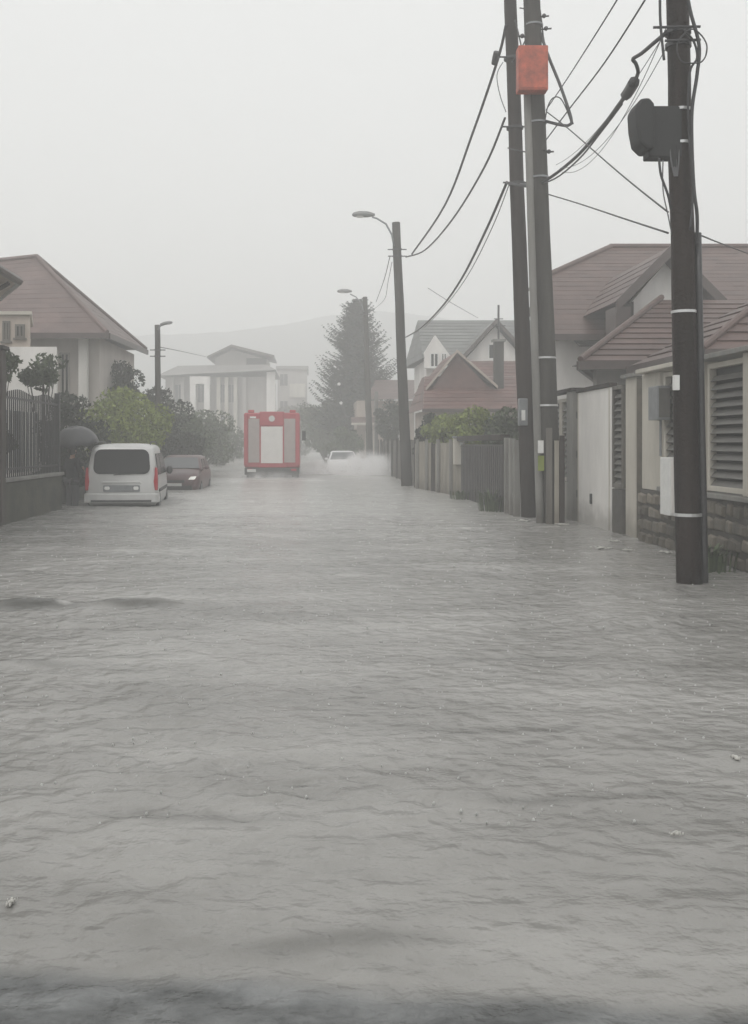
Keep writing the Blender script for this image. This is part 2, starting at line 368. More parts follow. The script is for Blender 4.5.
# ---------------------------------------------------------------- vegetation
def leaves(mb, c, r, n, size, shell=.55):
    for _ in range(n):
        d = Vector((random.gauss(0,1),random.gauss(0,1),random.gauss(0,1))).normalized()
        k = shell+(1-shell)*random.random()**.6
        p = Vector((c[0]+d.x*r[0]*k, c[1]+d.y*r[1]*k, c[2]+d.z*r[2]*k))
        a = Vector((random.gauss(0,1),random.gauss(0,1),random.gauss(0,.7))).normalized(); u = a.orthogonal().normalized()
        q = Matrix.Rotation(random.uniform(0,6.28),3,a)@u; s = size*random.uniform(.6,1.3)
        w_ = a.cross(q)*s*.42
        mb.add([p-q*s, p-w_*.9, p+q*s*.9+a*s*.15, p+w_], [(0,1,2,3)])
def bush(name, label, cat, x, y, rad, top, bottom=.2, leafm='leaf_mid', n=16, dens=150, size=.09, group=None, ry=None):
    dens = int(dens*1.7)
    """rounded crown made of many leaf clumps around limbs"""
    t = thing(name, label, cat, (x,y,GZ), 0, group)
    H = top-GZ; ry = ry or rad; cz0 = max(bottom-GZ,.1); ch = (H-cz0)/2; cc = cz0+ch
    tr = MB(); cr_ = MB()
    tr.tube([(0,0,-.1),(.03,0,cz0*.6),(0,.03,cc)], [max(.05,rad*.09),rad*.06,rad*.03], 8)
    for i in range(n):
        d = Vector((random.gauss(0,1),random.gauss(0,1),random.gauss(0,1))).normalized(); k = random.uniform(.45,.82)
        c = (d.x*rad*k, d.y*ry*k, cc+d.z*ch*k); rr = rad*random.uniform(.26,.46)
        leaves(cr_, c, (rr,rr,min(rr,ch)*.8), dens, size)
        if i < 7: tr.tube([(0,0,cz0*.5),(c[0]*.5,c[1]*.5,(cz0*.5+c[2])*.5+.05),c], [rad*.035,rad*.022,.008], 5)
    leaves(cr_, (0,0,cc), (rad*.7,ry*.7,ch*.7), dens*3, size*1.2, .2)
    tr.build('trunk', M['bark'], t, smooth=True); cr_.build('crown', M[leafm], t)
    return t
def conifer(name, label, x, y, rad, top, bottom, leafm='leaf_conifer'):
    t = thing(name, label, 'tree', (x,y,GZ)); H = top-GZ
    tr = MB(); tr.tube([(0,0,-.1),(.03,0,H*.5),(0,0,H)], [.2,.11,.02], 8); cr_ = MB()
    z = bottom-GZ
    while z < H-.1:
        f = (z-(bottom-GZ))/(H-(bottom-GZ)); R = rad*(1-f)**.62*(1+.13*math.sin(z*2.3)+.08*math.sin(z*5.1))+.15
        for k in range(int(12+R*6)):
            a = random.uniform(0,6.28); r_ = R*random.uniform(.5,1.2); el_ = random.uniform(.05,.32)
            dr = Vector((math.cos(a),math.sin(a),0)); side = Vector((-dr.y,dr.x,0))
            p0 = Vector((0,0,z+random.uniform(-.15,.15))); n = int(6+r_*7)
            for i in range(n):
                s_ = (i+1)/n; c = p0+dr*r_*s_+Vector((0,0,r_*(el_*s_*s_*1.6-.25*s_*(1-s_))))
                for q in range(3):
                    l = .28*(1.15-s_)*random.uniform(.6,1.4)+.14
                    dd = (side*random.choice((-1,1))*random.uniform(.4,1)+dr*random.uniform(.1,.9)+Vector((0,0,random.uniform(-.55,.35)))).normalized()
                    n_ = dd.cross(Vector((0,0,1))+dr*random.uniform(-.6,.6)).normalized()*l*.3
                    cr_.add([c-n_, c+dd*l, c+n_, c-dd*l*.2], [(0,1,2,3)])
        z += .24+.12*(1-f)
    tr.build('trunk', M['bark'], t, smooth=True); cr_.build('crown', M[leafm], t)
    return t

# left side planting
bush('green_bush','bright yellow green bush bulging over the verge behind the silver van','bush',-6.2,33.0,1.75,3.95,.0,'leaf_bright',26,170,.085)
bush('dark_shrub','dark shrub between the iron fence and the bright green bush','bush',-7.0,29.5,1.0,3.2,.1,'leaf_dark',14,150,.08)
bush('dark_shrub','low dark shrub behind the person with the umbrella','bush',-6.75,27.1,.85,2.75,.0,'leaf_dark',12,140,.07)
bush('garden_tree','dark bushy tree hiding the corner of the mauve roofed house','tree',-7.3,37.2,1.35,5.2,1.4,'leaf_dark',16,150,.09)
bush('garden_tree','mid green tree just right of the bright green bush','tree',-6.3,42,1.5,4.0,.1,'leaf_dark',18,170,.1)
bush('garden_tree','dark leafy tree overhanging the parked red car','tree',-6.0,47,1.7,3.6,.3,'leaf_mid',18,160,.1)
bush('garden_tree','low dark tree behind the roof of the red car','tree',-5.4,41.0,1.05,2.2,.2,'leaf_dark',14,140,.09)
bush('garden_tree','hazy tree at the far end of the left verge row','tree',-6.3,57,2.1,3.6,.1,'leaf_mid',16,140,.12)
bush('garden_tree','faint grey green tree left of the fire truck','tree',-6.4,72,2.2,3.2,.0,'leaf_mid',14,120,.15)
bush('clipped_tree','small round headed tree in front of the white garden wall','tree',-6.9,25.8,.62,4.1,2.7,'leaf_mid',9,42,.085)
bush('clipped_tree','small tree at the left picture edge beside the mossy gate post','tree',-6.75,21.6,.5,3.8,2.7,'leaf_mid',8,45,.08)
bush('fence_shrub','leafy shrub growing through the iron fence','bush',-6.55,20.6,.5,2.3,1.0,'leaf_dark',9,110,.06)
# far trees
conifer('conifer','tall ragged conifer rising behind the second street lamp', 3.35,72,3.5,11.9,2.4)
bush('round_tree','rounded hazy tree just right of the fire truck','tree',1.25,80,2.3,5.6,.4,'leaf_mid',22,170,.15)
bush('round_tree','broad faint tree under the left flank of the conifer','tree',2.5,84,2.2,6.6,.4,'leaf_mid',18,150,.16)
bush('dark_tree','dense dark tree between the two right hand street lamps','tree',4.6,57,.95,4.8,.6,'leaf_dark',14,150,.1)
bush('round_tree','low blurred tree behind the oncoming white car','tree',2.4,66,1.3,2.9,.1,'leaf_mid',12,120,.12)
bush('far_tree','very faint distant tree beside the far grey block','tree',-1.6,115,3.4,7.2,.0,'leaf_mid',16,120,.25)
bush('far_tree','pale distant tree low behind the fire truck','tree',-6.5,105,3.4,4.6,.0,'leaf_mid',16,110,.22)
# hedge behind the right fence, bush by bush
for i,(x,y,r,tp,lf,lb) in enumerate(((4.35,36.6,.7,2.9,'leaf_dark','dark end bush of the hedge nearest the first street lamp'),
    (4.75,34.4,.85,3.05,'leaf_bright','yellow green hedge bush behind the pale board fence'),
    (5.1,32.3,.95,3.0,'leaf_bright','yellow green hedge bush above the meter box post'),
    (5.35,30.2,.95,2.95,'leaf_bright','bright hedge bush behind the left half of the dark gate'),
    (5.5,28.0,.9,2.75,'leaf_mid','duller hedge bush behind the right half of the dark gate'))):
    bush('hedge_bush',lb,'bush',x,y,r,tp,.2,lf,14,150,.08,'hedge bushes behind the right fence')
def tuft(label,x,y,h,n,g=None):
    mb = MB()
    for _ in range(n):
        a=random.uniform(0,6.28); r=random.uniform(0,.3); l=h*random.uniform(.5,1.1); p=Vector((x+r*math.cos(a),y+r*math.sin(a)*1.6,-.2))
        dv=Vector((math.cos(a),math.sin(a),0))*l*.5; s=Vector((-math.sin(a),math.cos(a),0))*.012
        mb.add([p-s,p+s,p+dv*.4+Vector((0,0,l*.7+.2))+s,p+dv+Vector((0,0,l+.15)),p+dv*.4+Vector((0,0,l*.7+.2))-s],[(0,1,2,3,4)])
    tag(mb.build('grass_tuft',M['leaf_mid']),label,'plant',g)
tuft('long grass tuft at the foot of the dark gate beside the concrete posts',4.3,23.6,.55,130)
tuft('low grass tuft at the left foot of the dark gate',4.3,28.6,.3,110)
tuft('grass tuft against the foot of the stone wall by the near pole',5.05,12.7,.35,120)

# ---------------------------------------------------------------- right side: near garden wall
RX = 5.5
def stones(mb, x, y0,y1,z0,z1, rows, seed):
    r = random.Random(seed); h=(z1-z0)/rows
    for j in range(rows):
        y=y0
        while y<y1-.05:
            wd=min(r.uniform(.22,.5),y1-y); 
            if y1-(y+wd)<.12: wd=y1-y
            zz=z0+j*h+r.uniform(-.02,.02); pr=r.uniform(.02,.06)
            ring=[(x,y+.02+r.uniform(0,.04),zz+.02),(x,y+wd-.02,zz+.02+r.uniform(0,.04)),(x,y+wd-.02-r.uniform(0,.05),zz+h-.02),(x,y+.02,zz+h-.02-r.uniform(0,.05))]
            c=Vector((x,y+wd/2,zz+h/2)); rr=[Vector(p) for p in ring]; fr=[c+(p-c)*.8+Vector((-pr,0,0)) for p in rr]
            mb.add(rr+fr,[(4,5,6,7),(0,1,5,4),(1,2,6,5),(2,3,7,6),(3,0,4,7)])
            y+=wd
def louvre(parent, y0,y1,z0,z1,x=RX,frame='plaster_cream'):
    p = MB(); t=.07
    p.box(x-.05,x+.05,y0,y0+t,z0,z1).box(x-.05,x+.05,y1-t,y1,z0,z1).box(x-.048,x+.048,y0+t,y1-t,z0,z0+t).box(x-.048,x+.048,y0+t,y1-t,z1-t,z1)
    f = p.build('louvre_panel',M[frame],parent,bevel=.005)
    s = MB(); z=z0+t+.05; 
    while z < z1-t-.04:
        s.prism([(x-.035,y0+t,z-.05),(x-.025,y0+t,z-.055),(x+.035,y0+t,z+.02),(x+.025,y0+t,z+.027)],(0,y1-y0-2*t,0)); z+=.118
    s.build('slats',M['louvre'],f)
    MB().box(x+.055,x+.065,y0+.02,y1-.02,z0+.02,z1-.02).build('backing',M['louvre_back'],f)
gw = thing('garden_wall','stone based garden wall with cream framed louvre panels behind the near pole','wall',(0,0,0))
MB().box(RX-.09,RX+.15,8.6,15.45,-.35,.86).build('wall_base',M['mortar'],gw)
s=MB(); stones(s,RX-.09,8.6,15.45,-.25,.84,5,3); st=s.build('stonework',M['stone'],gw,bevel=.012)
MB().box(RX-.15,RX+.17,8.55,15.45,.863,.93).build('coping',M['concrete'],gw,bevel=.01)
for a,b_ in ((8.7,10.1),(10.35,12.1),(12.45,13.72),(14.15,15.42)): louvre(gw,a,b_,.95,2.68)
for a in (10.12,12.14,13.76): MB().box(RX-.12,RX+.12,a,a+.3 if a>12 else a+.2,.935,2.72).build('post',M['plaster_cream'],gw,bevel=.01)
MB().box(RX-.2,RX+.2,8.5,14.1,2.722,2.79).build('cap_beam',M['concrete'],gw,bevel=.01)
MB().box(RX-.2,RX+.2,14.12,16.3,2.722,2.79).build('cap_beam',M['plaster_cream'],gw,bevel=.01)
# white cabinet on the wall
t=thing('utility_cabinet','narrow white utility cabinet on the wall left of the near pole','cabinet',(5.27,14.6,.55))
box('cabinet_body','white_item',t,-.09,.07,-.2,.2,0,.84,bevel=.01); box('cabinet_door','plaster_white',t,-.07,.05,-.215,-.202,.04,.8,bevel=.004)
box('bracket','metal_grey',t,.071,.12,-.1,.1,.32,.4)
t=thing('gate_pillar','cream wall pillar with stone foot carrying a grey meter box','pillar',(RX+.06,16.0,0))
box('shaft','plaster_cream',t,-.11,.2,-.42,.42,.85,2.72,bevel=.012); box('foot','mortar',t,-.13,.22,-.45,.45,-.35,.845,bevel=.01)
s=MB(); stones(s,-.13,-.45,.45,-.25,.83,5,5); s.build('stonework',M['stone'],t,bevel=.01)
s=MB(); s.box(-.42,.42,0,.01,0,.01)
t2=thing('meter_box','grey electric meter box fixed on the cream pillar','meter box',(5.42,15.36,1.95))
box('box_body','metal_grey',t2,-.16,.045,-.22,.2,0,.52,bevel=.015); box('box_door','louvre',t2,-.14,.03,-.232,-.222,.04,.48,bevel=.004)
MB().tube([(0,.1,0),(0,.1,-.55)],.02,8).build('conduit',M['metal_grey'],t2)
t=thing('gate_pillar','cream plastered pillar with flaking brown side right of the white gate','pillar',(RX+.12,17.1,0))
box('shaft','plaster_cream',t,-.13,.13,-.24,.3,-.35,2.72,bevel=.01)
box('facing','stone',t,-.115,.118,-.262,-.243,-.35,2.70,bevel=.004)
box('cap','concrete',t,-.2,.2,-.3,.36,2.722,2.78)
t=thing('slatted_fence','narrow dark slatted panel just right of the white gate','fence',(0,0,0))
MB().box(RX-.05,RX+.1,17.45,18.05,-.35,.78).build('panel_base',M['mortar'],t,bevel=.01)
louvre(t,17.45,18.05,.8,2.62,frame='wood_grey')
# white gate
t=thing('white_gate','tall plain white sheet gate with a small dark handle slot','gate',(RX,19.28,0))
box('leaf','plaster_white',t,-.04,.04,-1.1,1.1,-.2,2.62,bevel=.012)
box('top_rail','wood_dark',t,-.07,.07,-1.13,1.13,2.625,2.70,bevel=.005)
s=MB()
for y in (-1.07,1.04): MB().box(-.055,-.043,y,y+.03,-.1,2.6).build('edge_trim',M['plaster_cream'],t)
MB().box(-.075,-.042,.06,.14,.42,.62).build('handle',M['metal_dark'],t,bevel=.008)
s=MB(); 
for z in (.5,1.3,2.1): MB().tube([(-.05,1.12,z),(-.05,1.12,z+.14)],.02,8).build('hinge',M['metal_dark'],t)
t=thing('slatted_fence','narrow louvred fence section between the white gate and the paired poles','fence',(0,0,0))
MB().box(RX-.12,RX+.1,20.95,24.3,-.35,.78).build('panel_base',M['plaster_grey'],t,bevel=.01)
louvre(t,20.92,21.75,.8,2.55); louvre(t,21.8,24.2,.8,2.55)
MB().box(RX-.14,RX+.12,20.45,20.9,-.35,2.66).build('post',M['concrete'],t,bevel=.012)
MB().box(RX-.17,RX+.15,20.4,24.3,2.67,2.73).build('cap_beam',M['wood_dark'],t)

# dark gate, concrete posts, pale fence
t=thing('dark_gate','wide dark brown sheet gate under a thin top beam','gate',(4.5,26.3,0))
box('leaf','gate_dark',t,-.03,.03,-3.1,3.3,-.15,1.56,bevel=.01)
s=MB()
for k in range(24): s.box(-.045,-.032,-3.05+k*.265,-3.03+k*.265,-.1,1.52)
s.build('rib',M['metal_dark'],t)
box('top_beam','wood_dark',t,-.12,.1,-3.3,3.55,1.66,1.80,bevel=.01)
for i,(y,h,lb) in enumerate(((22.75,1.72,'concrete fence post at the right end of the dark gate'),(22.2,1.70,'concrete fence post left of the thin dark pole, middle of three'),(21.75,1.66,'concrete fence post close beside the thin dark pole'))):
    tag(MB().box(4.42,4.56,y-.07,y+.07,-.4,h).build('concrete_post',M['concrete'],bevel=.015),lb,'post','concrete posts by the dark gate')
t=thing('board_fence','pale weathered vertical board fence left of the dark gate','fence',(0,0,0))
A=Vector((4.5,30.1,0)); B=Vector((3.75,35.6,0)); n=30; fb=MB(); fr=MB()
dv=(B-A)/n; yaw=math.atan2(dv.x,dv.y)
for k in range(n):
    p=A+dv*(k+.5); mt=Matrix.Translation(p)@Matrix.Rotation(-yaw,4,'Z'); h=1.62+random.uniform(-.05,.07)
    (fr if k in (15,16,17) else fb).box(-.015,.015,-.07,.07,-.25,h,mt)
fb.build('boards',M['wood_pale'],t,bevel=.004); o=fr.build('boards',M['wood_dark'],t,bevel=.004); o['label']='dark stained boards'
s=MB(); s.tube([A+Vector((.05,0,.5)),B+Vector((.05,0,.5))],.035,6); s.tube([A+Vector((.05,0,1.3)),B+Vector((.05,0,1.3))],.035,6); s.build('rail',M['wood_grey'],t)
for k in (4,12,20,27):
    p=A+dv*k; MB().box(p.x-.11,p.x-.02,p.y-.07,p.y+.07,-.3,1.72).build('post',M['concrete'],t,bevel=.01)
t=thing('meter_post','pale post topped by a small weathered meter box at the gate corner','meter post',(4.47,30.0,0))
box('post','wood_pale',t,-.09,.09,-.08,.08,-.4,.95,bevel=.01); box('meter_box','plaster_cream',t,-.17,.15,-.14,.1,.95,1.75,bevel=.02)
box('cover','metal_grey',t,-.2,.18,-.18,.12,1.752,1.8,bevel=.01); box('sensor_lamp','lens_clear',t,.0,.09,-.17,-.142,1.52,1.62,bevel=.01)
t=thing('far_fence','dark board fence running away behind the first street lamp','fence',(0,0,0))
s=MB(); 
for k in range(60):
    y=36+k*.4; x=3.9+.012*(y-36); s.box(x-.02,x+.02,y+.01,y+.38,-.3,1.7+random.uniform(-.05,.05))
s.build('boards',M['wood_grey'],t); s=MB()
for k in range(9): MB().box(3.8+.036*k-.05,3.8+.036*k+.04,36+k*3-.06,36+k*3+.06,-.3,1.8).build('post',M['concrete_dark'],t)

# ---------------------------------------------------------------- poles and their kit
def pole_mb(b, t_, r0, r1, n=16, seg=10, wob=.01):
    mb=MB(); pts=[Vector(b).lerp(Vector(t_),k/seg)+Vector((random.uniform(-wob,wob),random.uniform(-wob,wob),0)) for k in range(seg+1)]
    mb.tube(pts,[r0+(r1-r0)*k/seg for k in range(seg+1)],n); return mb
def along(b,t_,z): b=Vector(b);t_=Vector(t_); return b.lerp(t_,(z-b.z)/(t_.z-b.z))
def ring(mb,c,r,h=.03): mb.tube([Vector(c)+Vector((0,0,-h/2)),Vector(c)+Vector((0,0,h/2))],r,18)
# near pole
nb=Vector((4.35,11.45,-.4)); ntp=Vector((4.17,11.45,8.4))
t=thing('utility_pole','near dark tarred wooden pole with black junction box and steel bands','utility pole',(0,0,0))
pole_mb(nb,ntp,.142,.118).build('pole',M['tarred_wood'],t,smooth=True)
ct=[along(nb,ntp,z)+Vector((.172,-.02,0)) for z in np.linspace(-.35,4.0,8)]; MB().tube(ct,.04,10).build('conduit',M['metal_dark'],t,smooth=True)
for z in (.78,3.1,5.02,5.4):
    s=MB(); ring(s,along(nb,ntp,z),.155 if z<2 else .14,.035 if z<2 else .03); s.build('steel_band',M['metal_band'],t)
s=MB(); c=along(nb,ntp,2.30); s.box(c.x-.17,c.x-.11,c.y-.13,c.y-.07,2.2,2.37); s.build('tag_plate',M['white_item'],t)
c=along(nb,ntp,5.2)
jb=MB(); jb.prism([Vector((P(px,py,11.25).x,11.25,P(px,py,11.25).z)) for px,py in ((637,125),(636,107),(641,98),(650,97),(655,103),(655,148),(648,149),(640,141))],(0,.34,0))
jb.build('junction_box',M['rubber'],t,bevel=.03)
jb=MB(); jb.box(c.x-.40,c.x-.02,c.y-.13,c.y+.08,4.84,5.42); jb.box(c.x-.14,c.x-.08,c.y-.14,c.y-.08,4.72,4.98)
jb.build('box_bracket',M['rubber'],t,bevel=.015)
jb=MB(); 
for q in range(4): jb.tube([(c.x-.16+q*.035,c.y-.12,4.95),(c.x-.15+q*.03,c.y-.13,4.8),(c.x-.11+q*.01,c.y-.13,4.62)],.009,6)
jb.build('cable_gland',M['cable_grey'],t)
for z in (6.15,6.3):
    jb=MB(); c=along(nb,ntp,z); jb.tube([c+Vector((-.33 if z>6.2 else -.2,-.14,0)),c+Vector((.2,-.14,.01))],.016,8); ring(jb,c,.145,.05); jb.build('clamp',M['metal_dark'],t)
# cables down the near pole
def cable(name,pts,r,label,cat='cable',m='cable',grp=None,sub=6,sag=0):
    pts=[Vector(p) for p in pts]; out=[]
    for i in range(len(pts)-1):      # Catmull-Rom
        p0=pts[max(i-1,0)];p1=pts[i];p2=pts[i+1];p3=pts[min(i+2,len(pts)-1)]
        for k in range(sub):
            u=k/sub; out.append(.5*((2*p1)+(p2-p0)*u+(2*p0-5*p1+4*p2-p3)*u*u+(3*p1-p0-3*p2+p3)*u**3))
    out.append(pts[-1])
    return tag(MB().tube(out,r,7).build(name,M[m],smooth=True),label,cat,grp)
def PX(seq): return [P(*q) for q in seq]
Yn=11.28
cable('drop_cable',PX([(683,-30,Yn),(690,10,Yn),(699,45,Yn),(697,75,Yn),(692,110,Yn),(692,150,Yn),(694,190,Yn),(697,215,11.3),(697,245,11.35)]),.02,'thick black cable down the right side of the near pole')
cable('drop_cable',PX([(684,30,Yn),(694,42,Yn),(697,58,Yn),(690,72,Yn),(688,110,Yn),(690,150,Yn),(693,190,Yn),(690,230,Yn)]),.013,'thinner cable hooking out below the top clamp of the near pole')
cable('cable_coil',[P(692+15*math.cos(a),48+ (17+2*math.sin(3*a))*math.sin(a),Yn-.02*a) for a in np.linspace(0,11,24)],.008,'loose loop of thin wire hanging right of the near pole top')
cable('drop_cable',PX([(660,-30,Yn),(660,10,Yn),(661,30,Yn),(664,60,Yn)]),.015,'short dark cable along the left edge of the near pole top')
cable('drop_cable',PX([(659,158,Yn),(661,175,Yn),(668,195,Yn),(671,210,11.35)]),.014,'dark cable leaving the underside of the junction box')
cable('drop_cable',PX([(663,160,Yn),(663,190,Yn),(668,215,Yn),(672,235,11.35)]),.007,'thin wire beside the cable under the junction box',m='cable_grey')
# paired poles
ab=Vector((4.76,21.6,-.4)); at_=Vector((4.28,21.6,12.2))
t=thing('utility_pole','thin dark wooden pole, left one of the close pair','utility pole',(0,0,0))
pole_mb(ab,at_,.19,.13).build('pole',M['wood_dark'],t,smooth=True)
s=MB(); c=along(ab,at_,2.25); s.box(c.x-.21,c.x-.02,c.y-.32,c.y-.17,1.97,2.55); s.build('fuse_box',M['metal_grey'],t,bevel=.02)
s=MB(); s.box(c.x-.16,c.x-.08,c.y-.335,c.y-.322,2.08,2.3); s.build('notice_plate',M['white_item'],t)
for z in (7.2,8.4,9.9):
    s=MB(); c=along(ab,at_,z); ring(s,c,.18,.05); s.tube([c+Vector((-.32,-.1,0)),c+Vector((.3,-.1,0))],.018,6); s.build('clamp',M['metal_dark'],t)
bb=Vector((4.78,20.0,-.4)); bt=Vector((4.34,20.0,12.0))
t=thing('utility_pole','thick weathered concrete pole carrying an orange box, right one of the close pair','utility pole',(0,0,0))
pole_mb(bb+Vector((.08,0,0)),bt+Vector((.03,0,0)),.21,.16).build('pole',M['concrete_dark'],t,smooth=True)
s=MB(); s.tube([along(bb,bt,z)+Vector((-.17+.006*z,-.05,0)) for z in np.linspace(-.35,9.0,10)],.085,10); s.build('cable_duct',M['concrete'],t,smooth=True)
for k,(dx,w_,h,mm) in enumerate(((-.13,.12,1.9,'wood_grey'),(.02,.09,1.65,'wood_pale'),(.13,.10,1.75,'wood_dark'))):
    s=MB(); s.box(4.85+dx-w_/2,4.85+dx+w_/2,19.72+k*.01,19.76+k*.01,-.4,h); s.build('guard_board',M[mm],t,bevel=.006)
for z in (3.3,2.35,6.9,8.0,9.95):
    s=MB(); c=along(bb,bt,z)+Vector((.06,0,0)); ring(s,c,.225-.004*z,.035); s.build('steel_band',M['metal_band' if z<4 else 'metal_grey'],t)
s=MB(); s.box(4.5,4.62,19.735,19.745,1.05,1.35); s.build('notice_plate',M['leaf_bright'],t); 
s=MB(); s.box(4.5,4.61,19.735,19.745,1.4,1.65); s.build('notice_plate',M['white_item'],t)
c=along(bb,bt,8.95)
ob=thing('cabinet','orange painted cabinet strapped high on the thick concrete pole','cabinet',(c.x-.08,c.y-.3,8.5))
box('cabinet_body','orange_paint',ob,-.29,.29,-.16,.12,0,.88,bevel=.02); box('cabinet_door','orange_paint',ob,-.25,.25,-.175,-.163,.04,.84,bevel=.005)
box('bracket','metal_dark',ob,-.2,.2,.121,.2,.3,.5)
s=MB()
for z,dx in ((9.85,.28),(10.1,.25),(9.7,-.2),(7.4,.25)): 
    c=along(bb,bt,z); s.sphere(c+Vector((dx,-.1,0)),.045,8,6); s.tube([c,c+Vector((dx*1.4,-.1,0))],.016,6)
s.build('insulator',M['metal_dark'],t)
# street lamps
def lamp(label,b,tp,r0,r1,arm,head,hd=(-1,0,0),grp='street lamps',hs_=1):
    t=thing('street_lamp',label,'street lamp',(0,0,0),0,grp)
    pole_mb(b,tp,r0,r1).build('pole',M['concrete_dark'],t,smooth=True)
    MB().tube(arm,.035,8).build('arm',M['metal_grey'],t,smooth=True)
    h=Vector(head); x=Vector(hd).normalized()
    rs=[]
    for u,wz,wy in ((-.42,.04,.05),(-.36,.10,.1),(-.15,.15,.15),(.15,.14,.14),(.32,.09,.08),(.42,.055,.05)):
        u*=hs_; wy*=hs_; wz*=hs_
        rs.append([h-x*u+Vector((0,math.cos(a)*wy,math.sin(a)*wz*(1 if math.sin(a)>0 else .6))) for a in np.linspace(0,2*PI,13)[:-1]])
    lh=MB().rings(rs).build('lamp_head',M['lamp_shell'],t,smooth=True)
    MB().sphere(h+x*.12*hs_-Vector((0,0,.05*hs_)),(.2*hs_,.12*hs_,.05*hs_),12,8).build('glass_cover',M['lens_clear'],lh,smooth=True)
    for z in (tp[2]-1.0,tp[2]-1.25):
        s=MB(); c=along(b,tp,z); ring(s,c,r1+.03,.05); s.tube([c+Vector((-r1-.2,0,0)),c+Vector((r1+.2,0,0))],.02,6); s.build('clamp',M['metal_dark'],t)
    return t
lb_=Vector((3.62,37.2,-.4)); lt=Vector((3.2,37.2,9.8))
lamp('tall street lamp on a concrete pole, nearest on the right before the board fence',lb_,lt,.21,.15,
     PX([(394,246,37),(392,235,37),(386,224,37),(377,218.5,37),(372,217,37)]),P(363.5,215,37))
l2b=Vector((3.45,57,-.4)); l2t=P(365,297,57)
lamp('hazy street lamp standing in front of the conifer',l2b,l2t,.2,.13,PX([(364,312,56.8),(361,303,56.8),(356,297,56.8),(350,294,56.8)]),P(344.5,291.5,56.8))
l3b=Vector((-6.05,40,-.4)); l3t=P(157.5,325,40)
lamp('short street lamp pole rising from the trees on the left',l3b,l3t,.13,.11,PX([(158,330,39.9),(160,326,39.9),(164,324.5,39.9)]),P(165.5,323.5,39.9)+Vector((.03,0,0)),(1,0,.15),hs_=.6)
# far twin sign post
t=thing('sign_post','leaning thin post with two small pale discs beyond the oncoming car','sign post',(0,0,0))
MB().tube(PX([(349,455,68),(345,420,68),(339,380,68)]),.05,8).build('post',M['metal_dark'],t)
for px,py in ((339,384),(341,403)): MB().tube([P(px,py,67.8),P(px,py,67.85)],.11,14).build('disc',M['lens_clear'],t)

# ---------------------------------------------------------------- overhead cables (pole to pole)
G='overhead cables between the poles'
cable('overhead_cable',PX([(506,25,21.5),(497,62,22.5),(472,135,25.5),(445,205,30),(412,254,37)]),.032,'upper thick cable sweeping from the thin pole down to the first street lamp')
cable('overhead_cable',PX([(505,118,21.4),(484,168,23.5),(452,220,28.5),(425,250,34),(406,257,37)]),.026,'middle cable from the thin pole to the first street lamp')
cable('overhead_cable',PX([(507,182,21.4),(487,228,23),(462,278,27),(440,309,33),(418,330,41),(400,340,55)]),.03,'lower cable running from the thin pole toward the grey roofed house')
cable('overhead_cable',PX([(509,185,21.4),(492,228,23),(468,275,27),(446,305,33),(424,328,41)]),.011,'thin wire just beside the lower cable left of the thin pole',m='cable_grey')
cable('cable_splice',PX([(497,52,22.4),(495.5,58,22.5),(494.5,64,22.6)]),.075,'dark splice on the upper cable left of the thin pole')
cable('overhead_cable',PX([(540,32,20),(549,58,19.8),(560,85,19.6),(571,118,19.4),(569,125,19.4),(561,125,19.5),(545,121,19.9)]),.03,'thick black cable hanging in a loop right of the orange cabinet')
cable('overhead_cable',PX([(540,10,20),(542,25,20),(545,45,19.9),(556,75,19.7),(573,124,19.35)]),.016,'thinner cable beside the hanging loop at the orange cabinet')
cable('overhead_cable',PX([(545,120,19.9),(548,106,19.9),(553,98,19.8),(560,98,19.8),(566,108,19.7),(571,122,19.5)]),.012,'small wire arch below right of the orange cabinet')
cable('overhead_cable',PX([(547,194,19.9),(580,204,17.5),(625,219,14),(668,233,11.5)]),.012,'thin cable rising left from the near pole to the thick concrete pole at roof height')
cable('overhead_cable',PX([(692,232,11.4),(705,237,11.9),(720,243,14),(760,258,20)]),.010,'thin wire leaving the near pole above the maroon ridge')
cable('overhead_cable',PX([(547,112,19.9),(570,130,18),(610,165,15),(640,190,13),(668,212,11.5)]),.011,'thin wire slanting down right from the orange cabinet toward the near pole')
cable('overhead_cable',PX([(546,110,19.9),(565,82,17.5),(592,40,14),(620,-5,11.8),(640,-40,11)]),.010,'upper thin wire climbing right from the pole pair')
cable('overhead_cable',PX([(546,140,19.9),(570,108,17.5),(605,62,14.5),(648,-5,11.8),(668,-40,11.4)]),.012,'second thin wire climbing right below the upper one')
bundle=[(507,183,21.3),(530,186,20.2),(548,179,19.6),(575,158,18),(600,130,16),(618,106,14.4),(628,92,13.4)]
cable('cable_bundle',PX(bundle),.030,'heavy bundle of cables from the pole pair toward the near pole')
cable('cable_bundle',PX([(520,184,20.9),(550,181,19.5),(578,160,17.9),(604,128,15.8),(622,104,14.2)]),.016,'thin cable twisted along the heavy bundle',m='cable_grey')
cable('cable_splice',PX([(626,95,13.5),(630,89,13.2),(634,82,12.9)]),.075,'fat black splice on the heavy cable bundle',)
cable('cable_bundle',PX([(633,84,12.9),(638,73,12.7),(636,64,12.6),(633,59,12.5),(642,53,12.2),(655,42,11.7),(666,33,11.35)]),.024,'kinked black cable from the splice up to the near pole')
